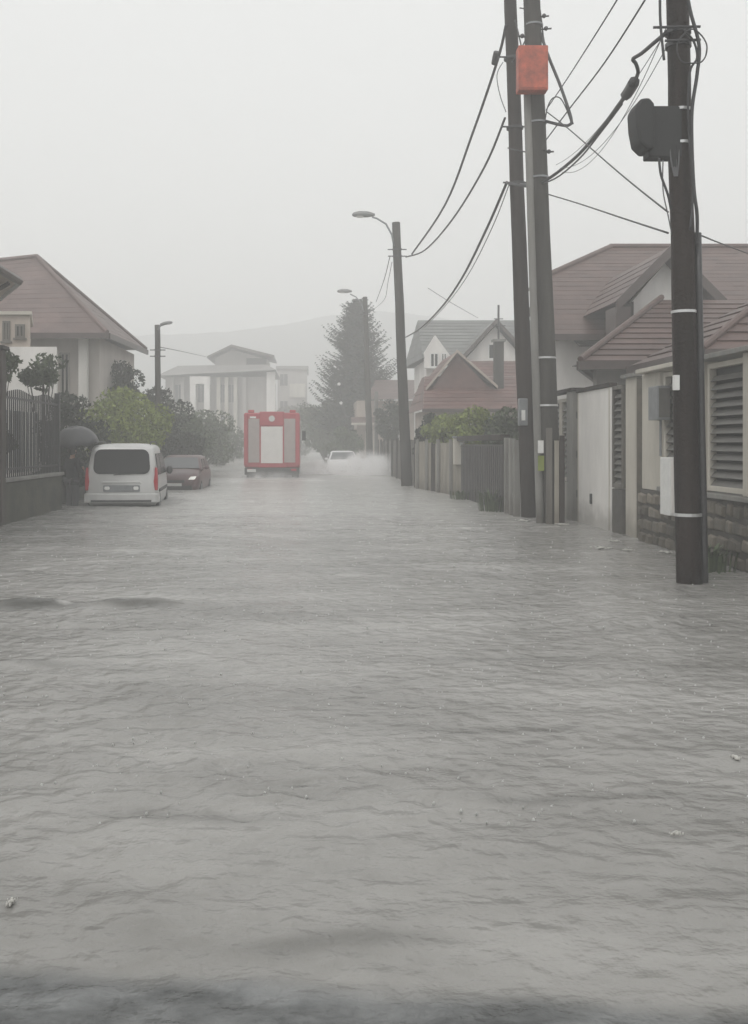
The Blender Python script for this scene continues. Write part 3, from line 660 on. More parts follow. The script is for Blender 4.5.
for k,(a,b_,m_) in enumerate((((556,165,19),(664,35,11.4),'left most'),((560,168,18.8),(665,50,11.4),'middle'),((562,172,18.8),(666,28,11.4),'right most'))):
    A_=P(*a);B_=P(*b_); pts=[A_.lerp(B_,u)-Vector((0,0,.45*(1-(2*u-1)**2)*(.5+.3*k))) for u in np.linspace(0,1,8)]
    cable('thin_wire',pts,.005,('slack hair thin wire close above the heavy bundle','hair thin wire sagging lowest under the heavy bundle' ,'hair thin wire crossing from the pole pair to the top clamp of the near pole')[k],m='cable_grey')
for k,(a,b_,lb) in enumerate((((520,8,21.4),(538,3,20),'short wire joining the tops of the paired poles'),((512,62,21.4),(530,30,20),'jumper wire between the paired poles above the orange cabinet'),((508,148,21.4),(545,150,19.8),'level wire joining the paired poles below the orange cabinet'))):
    A_=P(*a);B_=P(*b_); cable('jumper_wire',[A_,A_.lerp(B_,.5)-Vector((0,0,.06)),B_],.014,lb)
cable('jumper_wire',PX([(503,62,21.4),(497,75,21.4),(500,95,21.4),(506,112,21.4)]),.01,'thin slack wire hanging left of the thin pole below the splice',m='cable_grey')
cable('jumper_wire',PX([(515,20,21.2),(521,45,20.9),(525,70,20.6),(519,95,20.9)]),.016,'dark jumper cable looping behind the orange cabinet edge')
cable('overhead_cable',PX([(390,256,37),(384,280,43),(376,302,57)]),.016,'cable from the first street lamp back to the second')
cable('overhead_cable',PX([(392,262,37),(388,282,43),(384,300,50),(370,312,57)]),.012,'thinner wire under the cable between the two street lamps',m='cable_grey')
cable('overhead_cable',PX([(428,288,40),(450,302,44),(478,318,52)]),.012,'faint wire above the grey roof',m='cable_grey')
cable('overhead_cable',PX([(159,347,40),(180,351,60),(207,357,99)]),.022,'faint cable from the left lamp pole toward the far pillared building',m='cable_grey')

# ---------------------------------------------------------------- right side houses
h=thing('house','white house with large maroon tiled roof and front gable behind the near wall','house',(0,0,0))
ez,rz_=4.62,8.25
r=MB(); xl,xr=6.8,19
e0=Vector((xl,28,ez)); v0=Vector((xl,31.63,6.82)); rl=Vector((10.25,34,8.25)); 
xu=7.4
courses(r,(xl,28,ez),(xr,28,ez),(xr,31.63,6.82),(xu,31.63,6.82),.34,.006); courses(r,(xu,31.63,6.82),(xr,31.63,6.82),(xr,34,8.25),(10.25,34,8.25),.34,.006)
courses(r,(xu,36.4,6.82),(xu,31.63,6.82),(10.25,34,8.25),(10.25,34,8.25)); courses(r,(7.7,37.2,6.3),(xr,37.2,6.3),(xr,34,8.25),(10.25,34,8.25))
r.add([(xl,28,ez-.02),(xr,28,ez-.02),(xr,34,8.22),(10.25,34,8.22),(xu,31.63,6.79)],[(0,1,2,3,4)])
r.build('roof',M['roof_maroon'],h)
s=MB(); s.box(xl-.05,xr,27.85,27.98,ez-.16,ez+.02); s.prism([(xl-.04,28,ez-.15),(xu-.04,31.63,6.68),(xu-.04,31.63,6.84),(xl-.04,28,ez+.02)],(.035,0,0)); s.build('fascia',M['gutter'],h)
s=MB(); s.tube([(10.2,34,8.28),(xr,34,8.28)],.1,8); s.tube([(xu,31.63,6.86),(10.25,34,8.29)],.09,8); s.build('ridge_tiles',M['roof_maroon'],h)
s=MB(); s.add([(x,y,z) for z in (-.4,ez-.03) for x,y in ((6.95,28.7),(xr,28.7),(xr,36.5),(8.0,36.5))],[(0,1,2,3),(4,5,6,7),(0,1,5,4),(1,2,6,5),(2,3,7,6),(3,0,4,7)]); s.build('wall',M['plaster_white'],h)
s=MB(); s.prism([(7.55,28.0,4.3),(8.7,28.0,4.3),(8.7,28.69,4.55),(7.55,28.69,4.55)],(0,0,.04)); s.build('soffit',M['gutter'],h)
for x,z in ((8.1,1.7),): window(h,(x,28.7,z),1.1,1.3)
# front gable
gx0,gx1,gy=7.95,10.85,26.0; ax=(gx0+gx1)/2; az_=6.72; gz=5.25
g_=MB(); courses(g_,(gx0,gy,gz),(gx0,31,gz),(ax,31,az_),(ax,gy,az_)); courses(g_,(gx1,gy,gz),(gx1,31,gz),(ax,31,az_),(ax,gy,az_)); g_.build('gable_roof',M['roof_maroon'],h)
s=MB()
for x0 in (gx0,gx1): s.prism([(x0,gy-.06,gz-.26),(ax,gy-.06,az_-.26),(ax,gy-.06,az_+.05),(x0,gy-.06,gz+.05)],(0,.05,0))
s.box(gx0,gx0+.4,gy+.02,26.9,4.2,gz-.1); s.build('bargeboard',M['gutter'],h)
s=MB(); s.prism([(gx0+.42,26.5,3.6),(gx1-.35,26.5,3.6),(gx1-.35,26.5,gz-.1),(ax,26.5,az_-.35),(gx0+.42,26.5,gz-.1)],(0,.3,0)); s.build('gable_wall',M['plaster_white'],h)
s=MB(); s.prism([(gx0+.02,26.7,3.7),(gx0+.62,26.48,3.7),(gx0+.62,26.48,5.35),(gx0+.02,26.48,5.15)],(0,.2,0)); s.build('timber_cladding',M['wood_dark'],h)
# lower front roof
lz=3.38; r=MB(); L0=Vector((5.95,22,lz)); T0=Vector((9.0,25.6,5.25)); xr2=16
courses(r,L0,(xr2,22,lz),(xr2,25.6,5.25),T0,.36,.03); courses(r,(8.3,28.5,lz),L0,T0,(9.6,27,5.25),.36,.03)
r.add([L0-Vector((0,0,.03)),(xr2,22,lz-.03),(xr2,25.6,5.2),T0-Vector((0,0,.05))],[(0,1,2,3)]); r.build('lower_roof',M['roof_maroon'],h)
s=MB(); s.tube([L0+Vector((0,0,.06)),T0+Vector((0,0,.08))],.075,8); s.build('hip_tiles',M['roof_maroon'],h)
s=MB(); s.box(5.9,xr2,21.86,21.98,lz-.17,lz+.02); s.prism([(5.94,21.99,lz-.17),(8.3,28.5,lz-.17),(8.3,28.5,lz+.02),(5.94,21.99,lz+.02)],(-.08,0,0)); s.build('gutter',M['gutter'],h)
s=MB(); s.box(6.5,xr2,22.7,22.95,-.4,lz-.02); s.prism([(6.5,22.96,-.4),(8.6,28.6,-.4),(8.6,28.6,lz-.02),(6.5,22.96,lz-.02)],(.2,0,0)); s.build('lower_wall',M['plaster_grey'],h)
s=MB(); s.box(5.95,6.5,22.0,22.69,lz-.05,lz-.03); s.build('porch_soffit',M['wood_grey'],h)
window(h,(7.6,22.7,1.9),1.2,1.1); window(h,(9.4,22.7,1.9),1.2,1.1)
# near annex
h=thing('annex','low white annex with maroon hip roof at the right picture edge','outbuilding',(0,0,0))
r=MB(); c0=Vector((6.9,17.6,3.22)); tp=Vector((9.4,20.0,4.72)); courses(r,c0,(13,17.6,3.22),(13,20,4.72),tp,.36,.03); courses(r,(6.9,21.5,3.22),c0,tp,(9.4,20.2,4.72),.36,.03)
r.add([c0-Vector((0,0,.03)),(13,17.6,3.19),(13,20,4.67),tp-Vector((0,0,.05))],[(0,1,2,3)]); r.build('roof',M['roof_maroon'],h)
MB().tube([c0+Vector((0,0,.05)),tp+Vector((0,0,.07))],.07,8).build('hip_tiles',M['roof_maroon'],h)
s=MB(); s.box(6.85,13,17.46,17.58,3.05,3.24); s.box(6.8,6.89,17.46,21.5,3.05,3.24); s.build('gutter',M['gutter'],h)
s=MB(); s.box(7.3,13,18.0,18.25,-.4,3.18); s.box(7.3,7.55,18.26,21.4,-.4,3.18); s.build('wall',M['plaster_white'],h)
window(h,(8.6,18.0,1.9),1.1,1.1)

# red-roof house
h=thing('house','low house with broad red tiled roof behind the hedge','house',(0,0,0))
r=MB(); courses(r,(4.7,41.5,3.0),(10.5,41.5,3.0),(10.5,44.5,4.55),(5.1,44.5,4.55)); courses(r,(4.7,48,3.0),(4.7,41.5,3.0),(5.1,44.5,4.55),(5.1,45.5,4.55))
a0,a1,gm=5.0,8.1,6.35
courses(r,(a0,43.2,3.9),(a0,48,3.9),(gm,48,5.55),(gm,43.2,5.55)); courses(r,(a1,43.2,4.0),(a1,48,4.0),(gm,48,5.55),(gm,43.2,5.55))
r.build('roof',M['roof_red'],h); r=MB(); courses(r,(7.0,45,4.6),(11,45,4.6),(11,46.5,5.4),(6.6,46.5,5.4)); r.build('rear_roof',M['roof_red'],h)
s=MB(); s.prism([(a0+.15,43.3,3.8),(a1-.15,43.3,3.8),(gm,43.3,5.45)],(0,.2,0)); o=s.build('gable',M['roof_red'],h)
s=MB(); s.prism([(gm,43.1,5.5),(a1,43.1,3.95),(a1,43.1,4.08),(gm,43.1,5.63)],(0,.12,0)); s.prism([(gm,43.1,5.5),(a0,43.1,3.85),(a0,43.1,3.98),(gm,43.1,5.63)],(0,.12,0)); s.build('bargeboard',M['plaster_beige'],h)
s=MB(); s.box(5.0,10.4,42,47.5,-.4,3.0); s.build('wall',M['plaster_beige'],h)
s=MB(); s.box(4.65,10.5,41.4,41.5,2.88,3.02); s.build('gutter',M['gutter'],h)
window(h,(6.2,42,1.8),1.2,1.2)
ch=MB(); ch.box(8.0,8.4,43.3,43.7,3.4,6.0); c=ch.build('chimney',M['concrete_dark'],h,bevel=.02)
MB().box(7.93,8.47,43.23,43.77,6.0,6.1).build('chimney_cap',M['concrete'],c)
s=MB(); s.tube([(8.2,43.5,6.1),(8.2,43.5,7.6)],.045,6); s.tube([(7.9,43.5,6.7),(8.5,43.5,6.7)],.025,6); s.tube([(8.0,43.5,7.0),(8.4,43.5,7.0)],.02,6); s.build('aerial',M['metal_dark'],h)
# grey-roof house
h=thing('house','tall white house with grey roof and two gables beyond the red roof','house',(0,0,0))
r=MB(); courses(r,(5.85,52,6.0),(12.5,52,6.0),(12.5,55.5,8.4),(6.0,55.5,8.4)); courses(r,(5.6,59,6.0),(12.5,59,6.0),(12.5,55.5,8.4),(6.0,55.5,8.4)); courses(r,(5.55,59,6.0),(5.85,52,6.0),(6.0,55.5,8.4),(6.0,55.6,8.4))
g0,g1,gm=7.7,11.3,9.5
r.build('roof',M['roof_grey'],h); r=MB(); courses(r,(g0,51,5.9),(g0,55,5.9),(gm,55,7.85),(gm,51,7.85)); courses(r,(g1,51,5.9),(g1,55,5.9),(gm,55,7.85),(gm,51,7.85)); r.build('gable_roof',M['roof_grey'],h)
s=MB(); s.box(6.1,12.2,52.5,58.5,-.4,6.0); s.prism([(g0+.25,51.4,2),(g1-.25,51.4,2),(g1-.25,51.4,5.85),(gm,51.4,7.6),(g0+.25,51.4,5.85)],(0,1.05,0)); s.prism([(5.95,51.9,5.5),(7.3,51.9,5.5),(7.3,51.9,6.1),(6.5,51.9,7.2),(5.95,51.9,6.3)],(0,.55,0)); s.build('wall',M['plaster_white'],h)
s=MB(); 
for x0 in (g0,g1): s.prism([(x0,50.9,5.75),(gm,50.9,7.7),(gm,50.9,7.95),(x0,50.9,6.0)],(0,.08,0))
s.build('bargeboard',M['gutter'],h)
window(h,(6.45,51.9,5.9),.45,.75); window(h,(6.95,51.9,5.9),.3,.75); window(h,(9.5,51.4,6.3),.7,.8); window(h,(7.2,52.5,3.6),.9,1.1)
# brown house behind the second lamp
h=thing('house','small brownish house with yellowish eave behind the spray','house',(0,0,0))
s=MB(); s.box(3.1,8,66,74,-.4,4.4); s.build('wall',M['plaster_beige'],h)
r=MB(); courses(r,(2.7,65.3,2.9),(5.6,65.3,2.9),(5.6,66,3.3),(2.7,66,3.3)); r.build('porch_roof',M['roof_mauve'],h); r=MB(); courses(r,(3.6,64.5,4.4),(8.4,64.5,4.4),(8.0,70,6.0),(4.6,70,6.0)); r.build('roof',M['roof_mauve'],h)
s=MB(); s.box(2.7,5.5,65.2,65.3,2.78,2.92); s.build('fascia',M['plaster_cream'],h)
s=MB(); s.box(3.65,4.3,65.93,65.99,1.2,2.4); s.build('shutter',M['plaster_cream'],h); window(h,(5.4,66,2.0),1.0,1.1)  # cream panel put in for the house's beige lit patch
# wall / pale post beside second lamp
tag(MB().box(3.75,3.95,58,58.3,-.4,4.6).build('concrete_post',M['concrete'],bevel=.02),'pale tall post just right of the hazy second street lamp','post')

# ---------------------------------------------------------------- left side houses
h=thing('house','house with steep mauve tiled hip roof and white porch column on the left','house',(0,0,0))
ez=5.42; ap=Vector((-10.5,38.4,8.72)); rg=Vector((-14,38.4,8.35)); c1=Vector((-6.9,34,ez-.1)); c2=Vector((-6.95,42.4,ez+.12)); c3=Vector((-17,34,ez-.1)); c4=Vector((-17,43,ez+.1))
r=MB(); courses(r,c3,c1,ap,rg,.34,.006); courses(r,c1,c2,ap,ap+Vector((0,.01,0)),.34,.006); courses(r,c4,c2,ap,rg); r.add([c3,c1,c2,c4],[(0,1,2,3)]); r.build('roof',M['roof_mauve'],h)
s=MB(); s.tube([c1+Vector((0,0,.05)),ap+Vector((0,0,.07))],.08,8); s.tube([ap+Vector((0,0,.05)),rg+Vector((0,0,.05))],.09,8); s.tube([c2+Vector((0,0,.05)),ap+Vector((0,0,.07))],.08,8); s.build('ridge_tiles',M['roof_mauve'],h)
s=MB(); s.box(-17,-6.85,33.88,33.98,ez-.28,ez-.08); s.prism([(-6.86,34,ez-.28),(-6.92,42.4,ez-.08),(-6.92,42.4,ez+.12),(-6.86,34,ez-.08)],(.07,0,0)); s.build('fascia',M['gutter'],h)
s=MB(); s.box(-16.5,-7.35,34.9,41.8,-.4,ez-.12); s.build('wall',M['plaster_pale'],h)
s=MB(); s.box(-8.0,-7.7,34.5,34.8,-.4,ez-.12); s.build('porch_column',M['plaster_white'],h,bevel=.02)
s=MB(); s.box(-8.6,-7.2,34.45,34.88,1.9,2.1); s.box(-8.55,-7.25,34.5,34.54,2.7,2.76); [s.box(-8.55+k*.13,-8.53+k*.13,34.5,34.54,2.1,2.7) for k in range(11)]; s.build('balcony',M['concrete_dark'],h)
for x,w_ in ((-8.55,.34),(-9.0,.3),(-9.7,.8),(-11,.9)): window(h,(x,34.9,3.9),w_,1.7,frame='plaster_grey')
window(h,(-7.35,38,3.6),.9,1.3,axis='x',out=1)
h=thing('house','pale two storey building with beige upper block behind the iron fence','house',(0,0,0))
s=MB(); s.prism([(-14,29.3,-.4),(-7.42,29.3,-.4),(-8.2,32.5,-.4),(-14,32.5,-.4)],(0,0,4.82)); s.build('wall',M['plaster_white'],h)
s=MB(); s.prism([(-14,29.5,4.425),(-8.25,29.5,4.425),(-9.1,32.5,4.425),(-14,32.5,4.425)],(0,0,.95)); s.build('upper_wall',M['plaster_beige'],h,bevel=.01)
s=MB(); s.prism([(-14,29.4,5.378),(-8.18,29.4,5.378),(-9.03,32.6,5.378),(-14,32.6,5.378)],(0,0,.1)); s.build('parapet',M['plaster_cream'],h)
window(h,(-8.55,29.5,4.9),.28,.4,frame='wood_grey'); window(h,(-8.95,29.5,4.9),.22,.6,frame='wood_grey')
h=thing('house','nearest left house of which only the dark guttered eave corner shows','house',(0,0,0))
poly=[(-6.15,12,5.1),(-6.42,21.9,5.1),(-8.0,25.2,5.1),(-14,25.3,5.1),(-14,12,5.1)]
s=MB(); s.prism(poly,(0,0,.05)); s.build('soffit',M['plaster_beige'],h)
r=MB(); courses(r,poly[1],poly[0],(-9,13,6.3),(-9,20,6.3)); courses(r,poly[2],poly[1],(-9,20,6.3),(-9,20.2,6.3)); courses(r,poly[3],poly[2],(-9,20.2,6.3),(-12,20.2,6.3)); r.build('roof',M['roof_mauve'],h,M4=Matrix.Translation((0,0,.06)))
s=MB(); s.tube([Vector(p)+Vector((.04,.03,.05)) for p in poly[:4]],.09,8); s.tube([(-6.5,21.6,5.05),(-7.4,21.7,4.6),(-7.6,21.8,4.3),(-7.6,21.8,-.3)],.05,8); s.build('gutter',M['gutter'],h)
s=MB(); s.box(-14,-7.7,12.5,22.6,-.4,5.09); s.build('wall',M['plaster_beige'],h)

# left boundary
LX=-6.1
t=thing('iron_fence','tall iron picket fence on a mossy dark base wall','fence',(0,0,0))
MB().box(LX-.12,LX+.1,14,24.2,-.4,.82).build('wall_base',M['moss_wall'],t,bevel=.02)
MB().box(LX-.17,LX+.15,14,24.25,.823,.9).build('coping',M['concrete'],t,bevel=.012)
s=MB()
for k in range(75):
    y=14.1+k*.135; s.box(LX-.012,LX+.012,y-.012,y+.012,.9,2.68+.04*math.sin(k*.4))
s.build('pickets',M['metal_dark'],t)
for z in (1.05,2.5): MB().box(LX-.02,LX+.02,14,24.2,z,z+.045).build('rail',M['metal_dark'],t)
for y in (16.5,24.15): MB().box(LX-.06,LX+.06,y-.06,y+.06,.9,2.8).build('post',M['metal_dark'],t,bevel=.01)
s=MB()
for k in range(22): y=17.2+k*.3; s.box(LX-.32,LX-.3,y,y+.12,.95,2.3)
s.build('screen_slats',M['metal_grey'],t)
t=thing('gate_post','rough mossy brown gate post at the left picture edge','post',(LX+.03,19.35,0))
s=MB(); s.rings([[Vector(((.15+.01*math.sin(z*5))*cx_,.15*cy_,z)) for cx_,cy_ in ((-1,-1),(1,-1),(1,1),(-1,1))] for z in np.linspace(-.4,3.4,14)]); s.build('post_shaft',M['bark'],t,bevel=.02)
o=MB().box(-.2,.2,-.2,.2,3.4,3.48).build('cap',M['concrete_dark'],t,bevel=.015)
t=thing('low_wall','dark low wall continuing behind the silver van','wall',(0,0,0))
MB().box(-6.85,-6.65,25.9,60,-.4,.9).build('wall_base',M['moss_wall'],t); MB().box(-6.9,-6.6,25.9,60,.902,.97).build('coping',M['concrete_dark'],t)

# far buildings
h=thing('far_building','hazy pillared building with low hip roof beyond the left trees','building',(0,0,0))
s=MB(); s.box(-14.6,-3.9,101,114,-.4,8.3); s.build('wall',M['plaster_grey'],h)
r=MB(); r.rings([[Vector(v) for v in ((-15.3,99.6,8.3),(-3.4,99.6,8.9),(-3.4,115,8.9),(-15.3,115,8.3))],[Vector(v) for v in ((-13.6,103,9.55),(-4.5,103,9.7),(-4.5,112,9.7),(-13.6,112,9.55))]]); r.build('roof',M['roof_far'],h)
s=MB(); s.prism([(-9.9,104,9.5),(-4.4,104,9.5),(-4.4,104,10.3),(-8.1,104,11.3),(-9.9,104,10.4)],(0,6,0)); s.build('penthouse',M['plaster_grey'],h); MB().box(-6.6,-4.5,103.7,103.99,9.6,10.4).build('penthouse_dark_recess',M['glass_dark'],h)  # dark box painted in for the penthouse's darker recess
r=MB(); r.prism([(-10.6,103,10.35),(-8.1,103,11.5),(-8.1,103,11.75),(-10.6,103,10.55)],(0,8,0)); r.prism([(-8.1,103,11.5),(-3.7,103,10.4),(-3.7,103,10.65),(-8.1,103,11.75)],(0,8,0)); r.build('penthouse_roof',M['gutter'],h)
for x in (-11.7,-10.3): MB().box(x-.28,x+.28,99.8,100.3,-.4,8.1).build('portico_column',M['plaster_white'],h)
MB().box(-12,-10,99.75,100.98,7.5,8.25).build('portico_head',M['plaster_white'],h)
for x in (-13.9,-12.8,-9.2,-8.4,-7.5,-6.6): MB().box(x-.18,x+.18,100.4,100.98,-.4,8.2).build('pilaster',M['plaster_grey' if x in(-13.9,-12.8,-6.6) else 'plaster_cream'],h)
MB().box(-4.35,-3.5,100.2,100.98,-.4,8.7).build('corner_pier',M['plaster_white'],h)
for x in (-13.3,-11,-8.8,-7.9): 
    for z in (6.6,3.5): window(h,(x,101,z),.75,1.9,glass='glass_mid',frame='plaster_grey')
h=thing('far_building','faint flat roofed grey block right of the pillared building','building',(0,0,0))
s=MB(); s.box(-4.2,-.4,130,142,-.4,11.2); s.build('wall',M['plaster_grey'],h); MB().box(-4.4,-.2,129.7,142,11.2,11.6).build('roof',M['roof_far'],h)
MB().box(-2.6,-.6,128,129.9,7.5,9.2).build('balcony_panel',M['plaster_cream'],h)
for z in (9.8,6.3): window(h,(-3.4,130,z),1.1,1.6,frame='plaster_grey')

# ---------------------------------------------------------------- vehicles
def rrect(x0,x1,z0,z1,r,n=5,top=None):
    out=[]
    for cx_,cz_,a0 in ((x1-r,z0+r,-PI/2),(x1-r,z1-r,0),(x0+r,z1-r,PI/2),(x0+r,z0+r,PI)):
        for k in range(n+1): a=a0+PI/2*k/n; out.append((cx_+r*math.cos(a),cz_+r*math.sin(a)))
    return out
def wheel(parent,x,y,r,w_=.2,sx=1):
    wh=MB().tube([(x-w_/2,y,r),(x-w_/2+.02,y,r),(x+w_/2-.02,y,r),(x+w_/2,y,r)],[r-.03,r,r,r-.03],28).build('wheel',M['rubber'],parent,smooth='auto')
    s=MB(); xo=x+sx*(w_/2+.004); s.tube([(xo-.02*sx,y,r),(xo,y,r)],r*.62,20)
    for k in range(5):
        a=k*2*PI/5; s.prism([(xo+.001*sx,y+math.cos(a-.16)*r*.12,r+math.sin(a-.16)*r*.12),(xo+.001*sx,y+math.cos(a-.12)*r*.6,r+math.sin(a-.12)*r*.6),(xo+.001*sx,y+math.cos(a+.12)*r*.6,r+math.sin(a+.12)*r*.6),(xo+.001*sx,y+math.cos(a+.16)*r*.12,r+math.sin(a+.16)*r*.12)],(.012*sx,0,0))
    s.build('rim',M['metal_grey'],wh)
def section(w_,z0,zb,zt,k):
    """half profile of a car body: sill, belt, tumblehome to the roof, mirrored to a closed ring"""
    h=[(.90*w_,z0),(.985*w_,z0+.12),(w_,z0+(zb-z0)*.55),(.985*w_,zb),((1+k)/2*w_*.985,(zb+zt)/2),(k*w_,zt-.09),(k*w_*.93,zt-.03),(k*w_*.75,zt-.003),(k*w_*.38,zt+.012)]
    return [(x,z) for x,z in h]+[(-x,z) for x,z in reversed(h)]
def carbody(st,yf=lambda y,z:y):
    """st: stations (y,w,z0,zbelt,ztop,k)"""
    rs=[[Vector((x,yf(y,z),z)) for x,z in section(w_,z0,zb,zt,k)] for y,w_,z0,zb,zt,k in st]
    return MB().rings(rs)
# --- van (origin rear centre on road, nose toward +y)
van=thing('van','silver family van parked with its tail to the camera on the left','van',(-4.74,25.15,GZ),math.radians(4.2))
sh=lambda y,z: y+max(0,z-1.0)*.17*max(0,1-y/1.2)
W=.9
st=[(.0,W*.90,.42,1.02,1.70,.80),(.03,W*.965,.36,1.02,1.76,.83),(.10,W*.995,.32,1.03,1.80,.85),(.3,W,.28,1.03,1.83,.86),(1.4,W,.26,1.0,1.85,.86),(2.4,W,.26,.98,1.82,.85),(2.75,W,.26,.98,1.72,.82),(3.3,W,.26,.98,1.28,.84),(3.45,W,.26,.96,1.14,.86),(4.0,W*.96,.28,.86,.98,.84),(4.25,W*.86,.32,.72,.84,.8),(4.34,W*.7,.4,.62,.72,.78)]
carbody(st,sh).build('body',M['van_silver'],van,smooth='auto')
rw=[Vector((x*(1-.10*(z-1.05)),0,z)) for x,z in rrect(-.72,.72,1.09,1.71,.17)]
rw=[Vector((p.x,sh(0,p.z)-.012,p.z)) for p in rw]
MB().prism(rw,(0,.05,0)).build('rear_window',M['glass_dark'],van,bevel=.004)
MB().tube([(-.2,sh(0,1.07)-.03,1.07),(.28,sh(0,1.1)-.03,1.1)],.012,6).build('wiper',M['rubber'],van)
s=MB(); s.prism([(-.5,-.02,.86),(.5,-.02,.86),(.46,-.02,.91),(-.46,-.02,.91)],(0,.04,0)); s.build('tailgate_handle',M['van_silver'],van,bevel=.01)
s=MB(); s.prism([(p[0],-.012,p[1]) for p in rrect(-.46,.46,.64,.81,.03)],(0,.03,0)); s.build('plate_recess',M['metal_grey'],van)
s=MB(); s.prism([(p[0],-.03,p[1]) for p in rrect(-.25,.25,.66,.77,.01)],(0,.015,0)); s.build('number_plate',M['metal_grey'],van)
for x in (-.36,.36): 
    s=MB(); s.prism([(x+p[0],-.03,p[1]) for p in rrect(-.065,.065,.69,.775,.035)],(0,.03,0)); s.build('reversing_lamp',M['lens_clear'],van,bevel=.008)
bp_=[Vector((x,y,0)) for x,y in ((-.93,.35),(-.93,.02),(-.86,-.07),(-.6,-.1),(0,-.11),(.6,-.1),(.86,-.07),(.93,.02),(.93,.35))]
s=MB(); s.rings([[v+Vector((0,dy,z)) for v,dy in zip(bp_,[o_*1 for o_ in [0]*9])]+[Vector((v.x*.9,v.y+.12,z)) for v in reversed(bp_)] for z in (.37,.43,.60)]); 
s.build('rear_bumper',M['van_silver'],van,bevel=.02); box('bumper_insert','van_plastic',van,-.75,.75,-.125,-.06,.39,.44); 
box('underbody','rubber',van,-.72,.72,.1,4.1,.15,.27)
for sx in (-1,1):
    pts=[(.835,1.26),(.885,1.24),(.905,.95),(.90,.68),(.83,.68),(.80,.9),(.82,1.05)]
    s=MB(); s.prism([Vector((sx*x,sh(0,z)-.02,z)) for x,z in pts],(0,.2,0)); s.build('tail_lamp',M['tail_red'],van,bevel=.01)
    for i,(a,b_) in enumerate(((.35,1.25),(1.35,2.3),(2.38,3.0))):
        tz=1.6 if i<2 else 1.5; 
        x1=.885; x2=.80
        s=MB(); s.prism([(sx*x1,a,1.06),(sx*x1,b_+(.12 if i==2 else 0),1.06),(sx*x2,b_-(.1 if i==2 else 0),tz),(sx*x2,a+.04,tz)],(sx*.022,0,0)); s.build('side_window',M['glass_dark'],van,bevel=.004)
    s=MB(); s.box(sx*.9 if sx>0 else -.925,.925 if sx>0 else sx*.9,.5,3.2,.62,.70); s.build('side_moulding',M['van_plastic'],van)
    s=MB(); s.sphere((sx*1.0,2.95,1.12),(.09,.06,.12),10,8); s.tube([(sx*.88,2.95,1.08),(sx*1.0,2.95,1.1)],.025,6); s.build('door_mirror',M['van_plastic'],van,smooth=True)
    for y in (.75,3.4): wheel(van,sx*.80,y,.31,.2,sx)
    MB().tube([(sx*.68,.4,1.84),(sx*.68,.7,1.90),(sx*.68,2.1,1.90),(sx*.68,2.4,1.83)],.018,6).build('roof_rail',M['van_plastic'],van)
# --- small hatchbacks facing the camera (origin front centre, tail toward +y)
def hatch(label,loc,rz,paint,lit):
    c=thing('car',label,'car',loc,rz)
    W=.84
    st=[(.0,W*.72,.34,.5,.60,.8),(.06,W*.86,.28,.55,.68,.82),(.2,W*.95,.24,.62,.78,.86),(.5,W*.99,.22,.7,.86,.9),(1.0,W,.2,.78,.94,.9),(1.3,W,.2,.84,1.0,.88),(3.3,W,.2,.88,1.0,.86),(3.7,W*.97,.24,.86,.98,.82),(3.85,W*.88,.34,.8,.92,.8)]
    carbody(st).build('body',M[paint],c,smooth='auto')
    def ringc(y,wb,zb): return [Vector((x,y,z)) for x,z in ()]
    cab=MB(); rs=[]
    for z,w_,y0,y1 in ((.93,.79,1.05,3.65),(1.12,.73,1.35,3.55),(1.34,.64,1.72,3.3),(1.42,.55,1.95,3.1),(1.435,.4,2.1,2.9)):
        rs.append([Vector((x,y,z)) for x,y in rrect(-w_,w_,y0,y1,.12,3)])
    cab.rings(rs).build('cabin',M[paint],c,smooth='auto')
    s=MB(); s.prism([(-.70,1.12,.96),(.70,1.12,.96),(.57,1.72,1.33),(-.57,1.72,1.33)],(0,-.03,.03)); s.build('windscreen',M['glass_mid'],c,bevel=.006)
    s=MB(); s.prism([(-.66,3.62,.97),(.66,3.62,.97),(.54,3.34,1.32),(-.54,3.34,1.32)],(0,.03,.02)); s.build('rear_window',M['glass_dark'],c)
    for sx in (-1,1):
        for a,b_ in ((1.5,2.35),(2.43,3.25)):
            s=MB(); s.prism([(sx*.765,a,.98),(sx*.765,b_,.98),(sx*.665,b_-.06,1.3),(sx*.665,a+(.35 if a<2 else 0),1.3)],(sx*.02,0,.005)); s.build('side_window',M['glass_dark'],c)
        s=MB(); s.prism([(sx*.46,.06,.62),(sx*.68,.16,.62),(sx*.72,.24,.73),(sx*.54,.10,.72)],(0,-.07,.0)); s.build('headlight',M['lamp_lit' if lit==sx or lit==2 else 'lens_clear'],c,bevel=.01)
        s=MB(); s.sphere((sx*.92,1.45,1.0),(.09,.06,.07),10,8); s.tube([(sx*.78,1.5,.97),(sx*.9,1.47,.99)],.02,6); s.build('door_mirror',M[paint],c,smooth=True)
        for y in (.72,3.15): wheel(c,sx*.75,y,.29,.18,sx)
    s=MB(); s.prism([(p[0],-.03,p[1]) for p in rrect(-.34,.34,.52,.60,.02)],(0,.06,0)); s.build('grille',M['rubber'],c)
    s=MB(); s.prism([(p[0],-.05,p[1]) for p in rrect(-.6,.6,.27,.42,.03)],(0,.12,0)); s.build('bumper_insert',M['rubber'],c,bevel=.01)
    s=MB(); s.prism([(p[0],-.065,p[1]) for p in rrect(-.25,.25,.40,.50,.01)],(0,.02,0)); s.build('number_plate',M['plate'],c)
    MB().box(-.62,.62,.4,3.6,.12,.22).build('underbody',M['rubber'],c)
    return c
hatch('small dark red car parked facing the camera behind the van',(-4.62,34.1,GZ),math.radians(-1),'red_car',1)
hatch('white car ploughing toward the camera through its own spray',(1.82,54,GZ),0,'white_car',0)
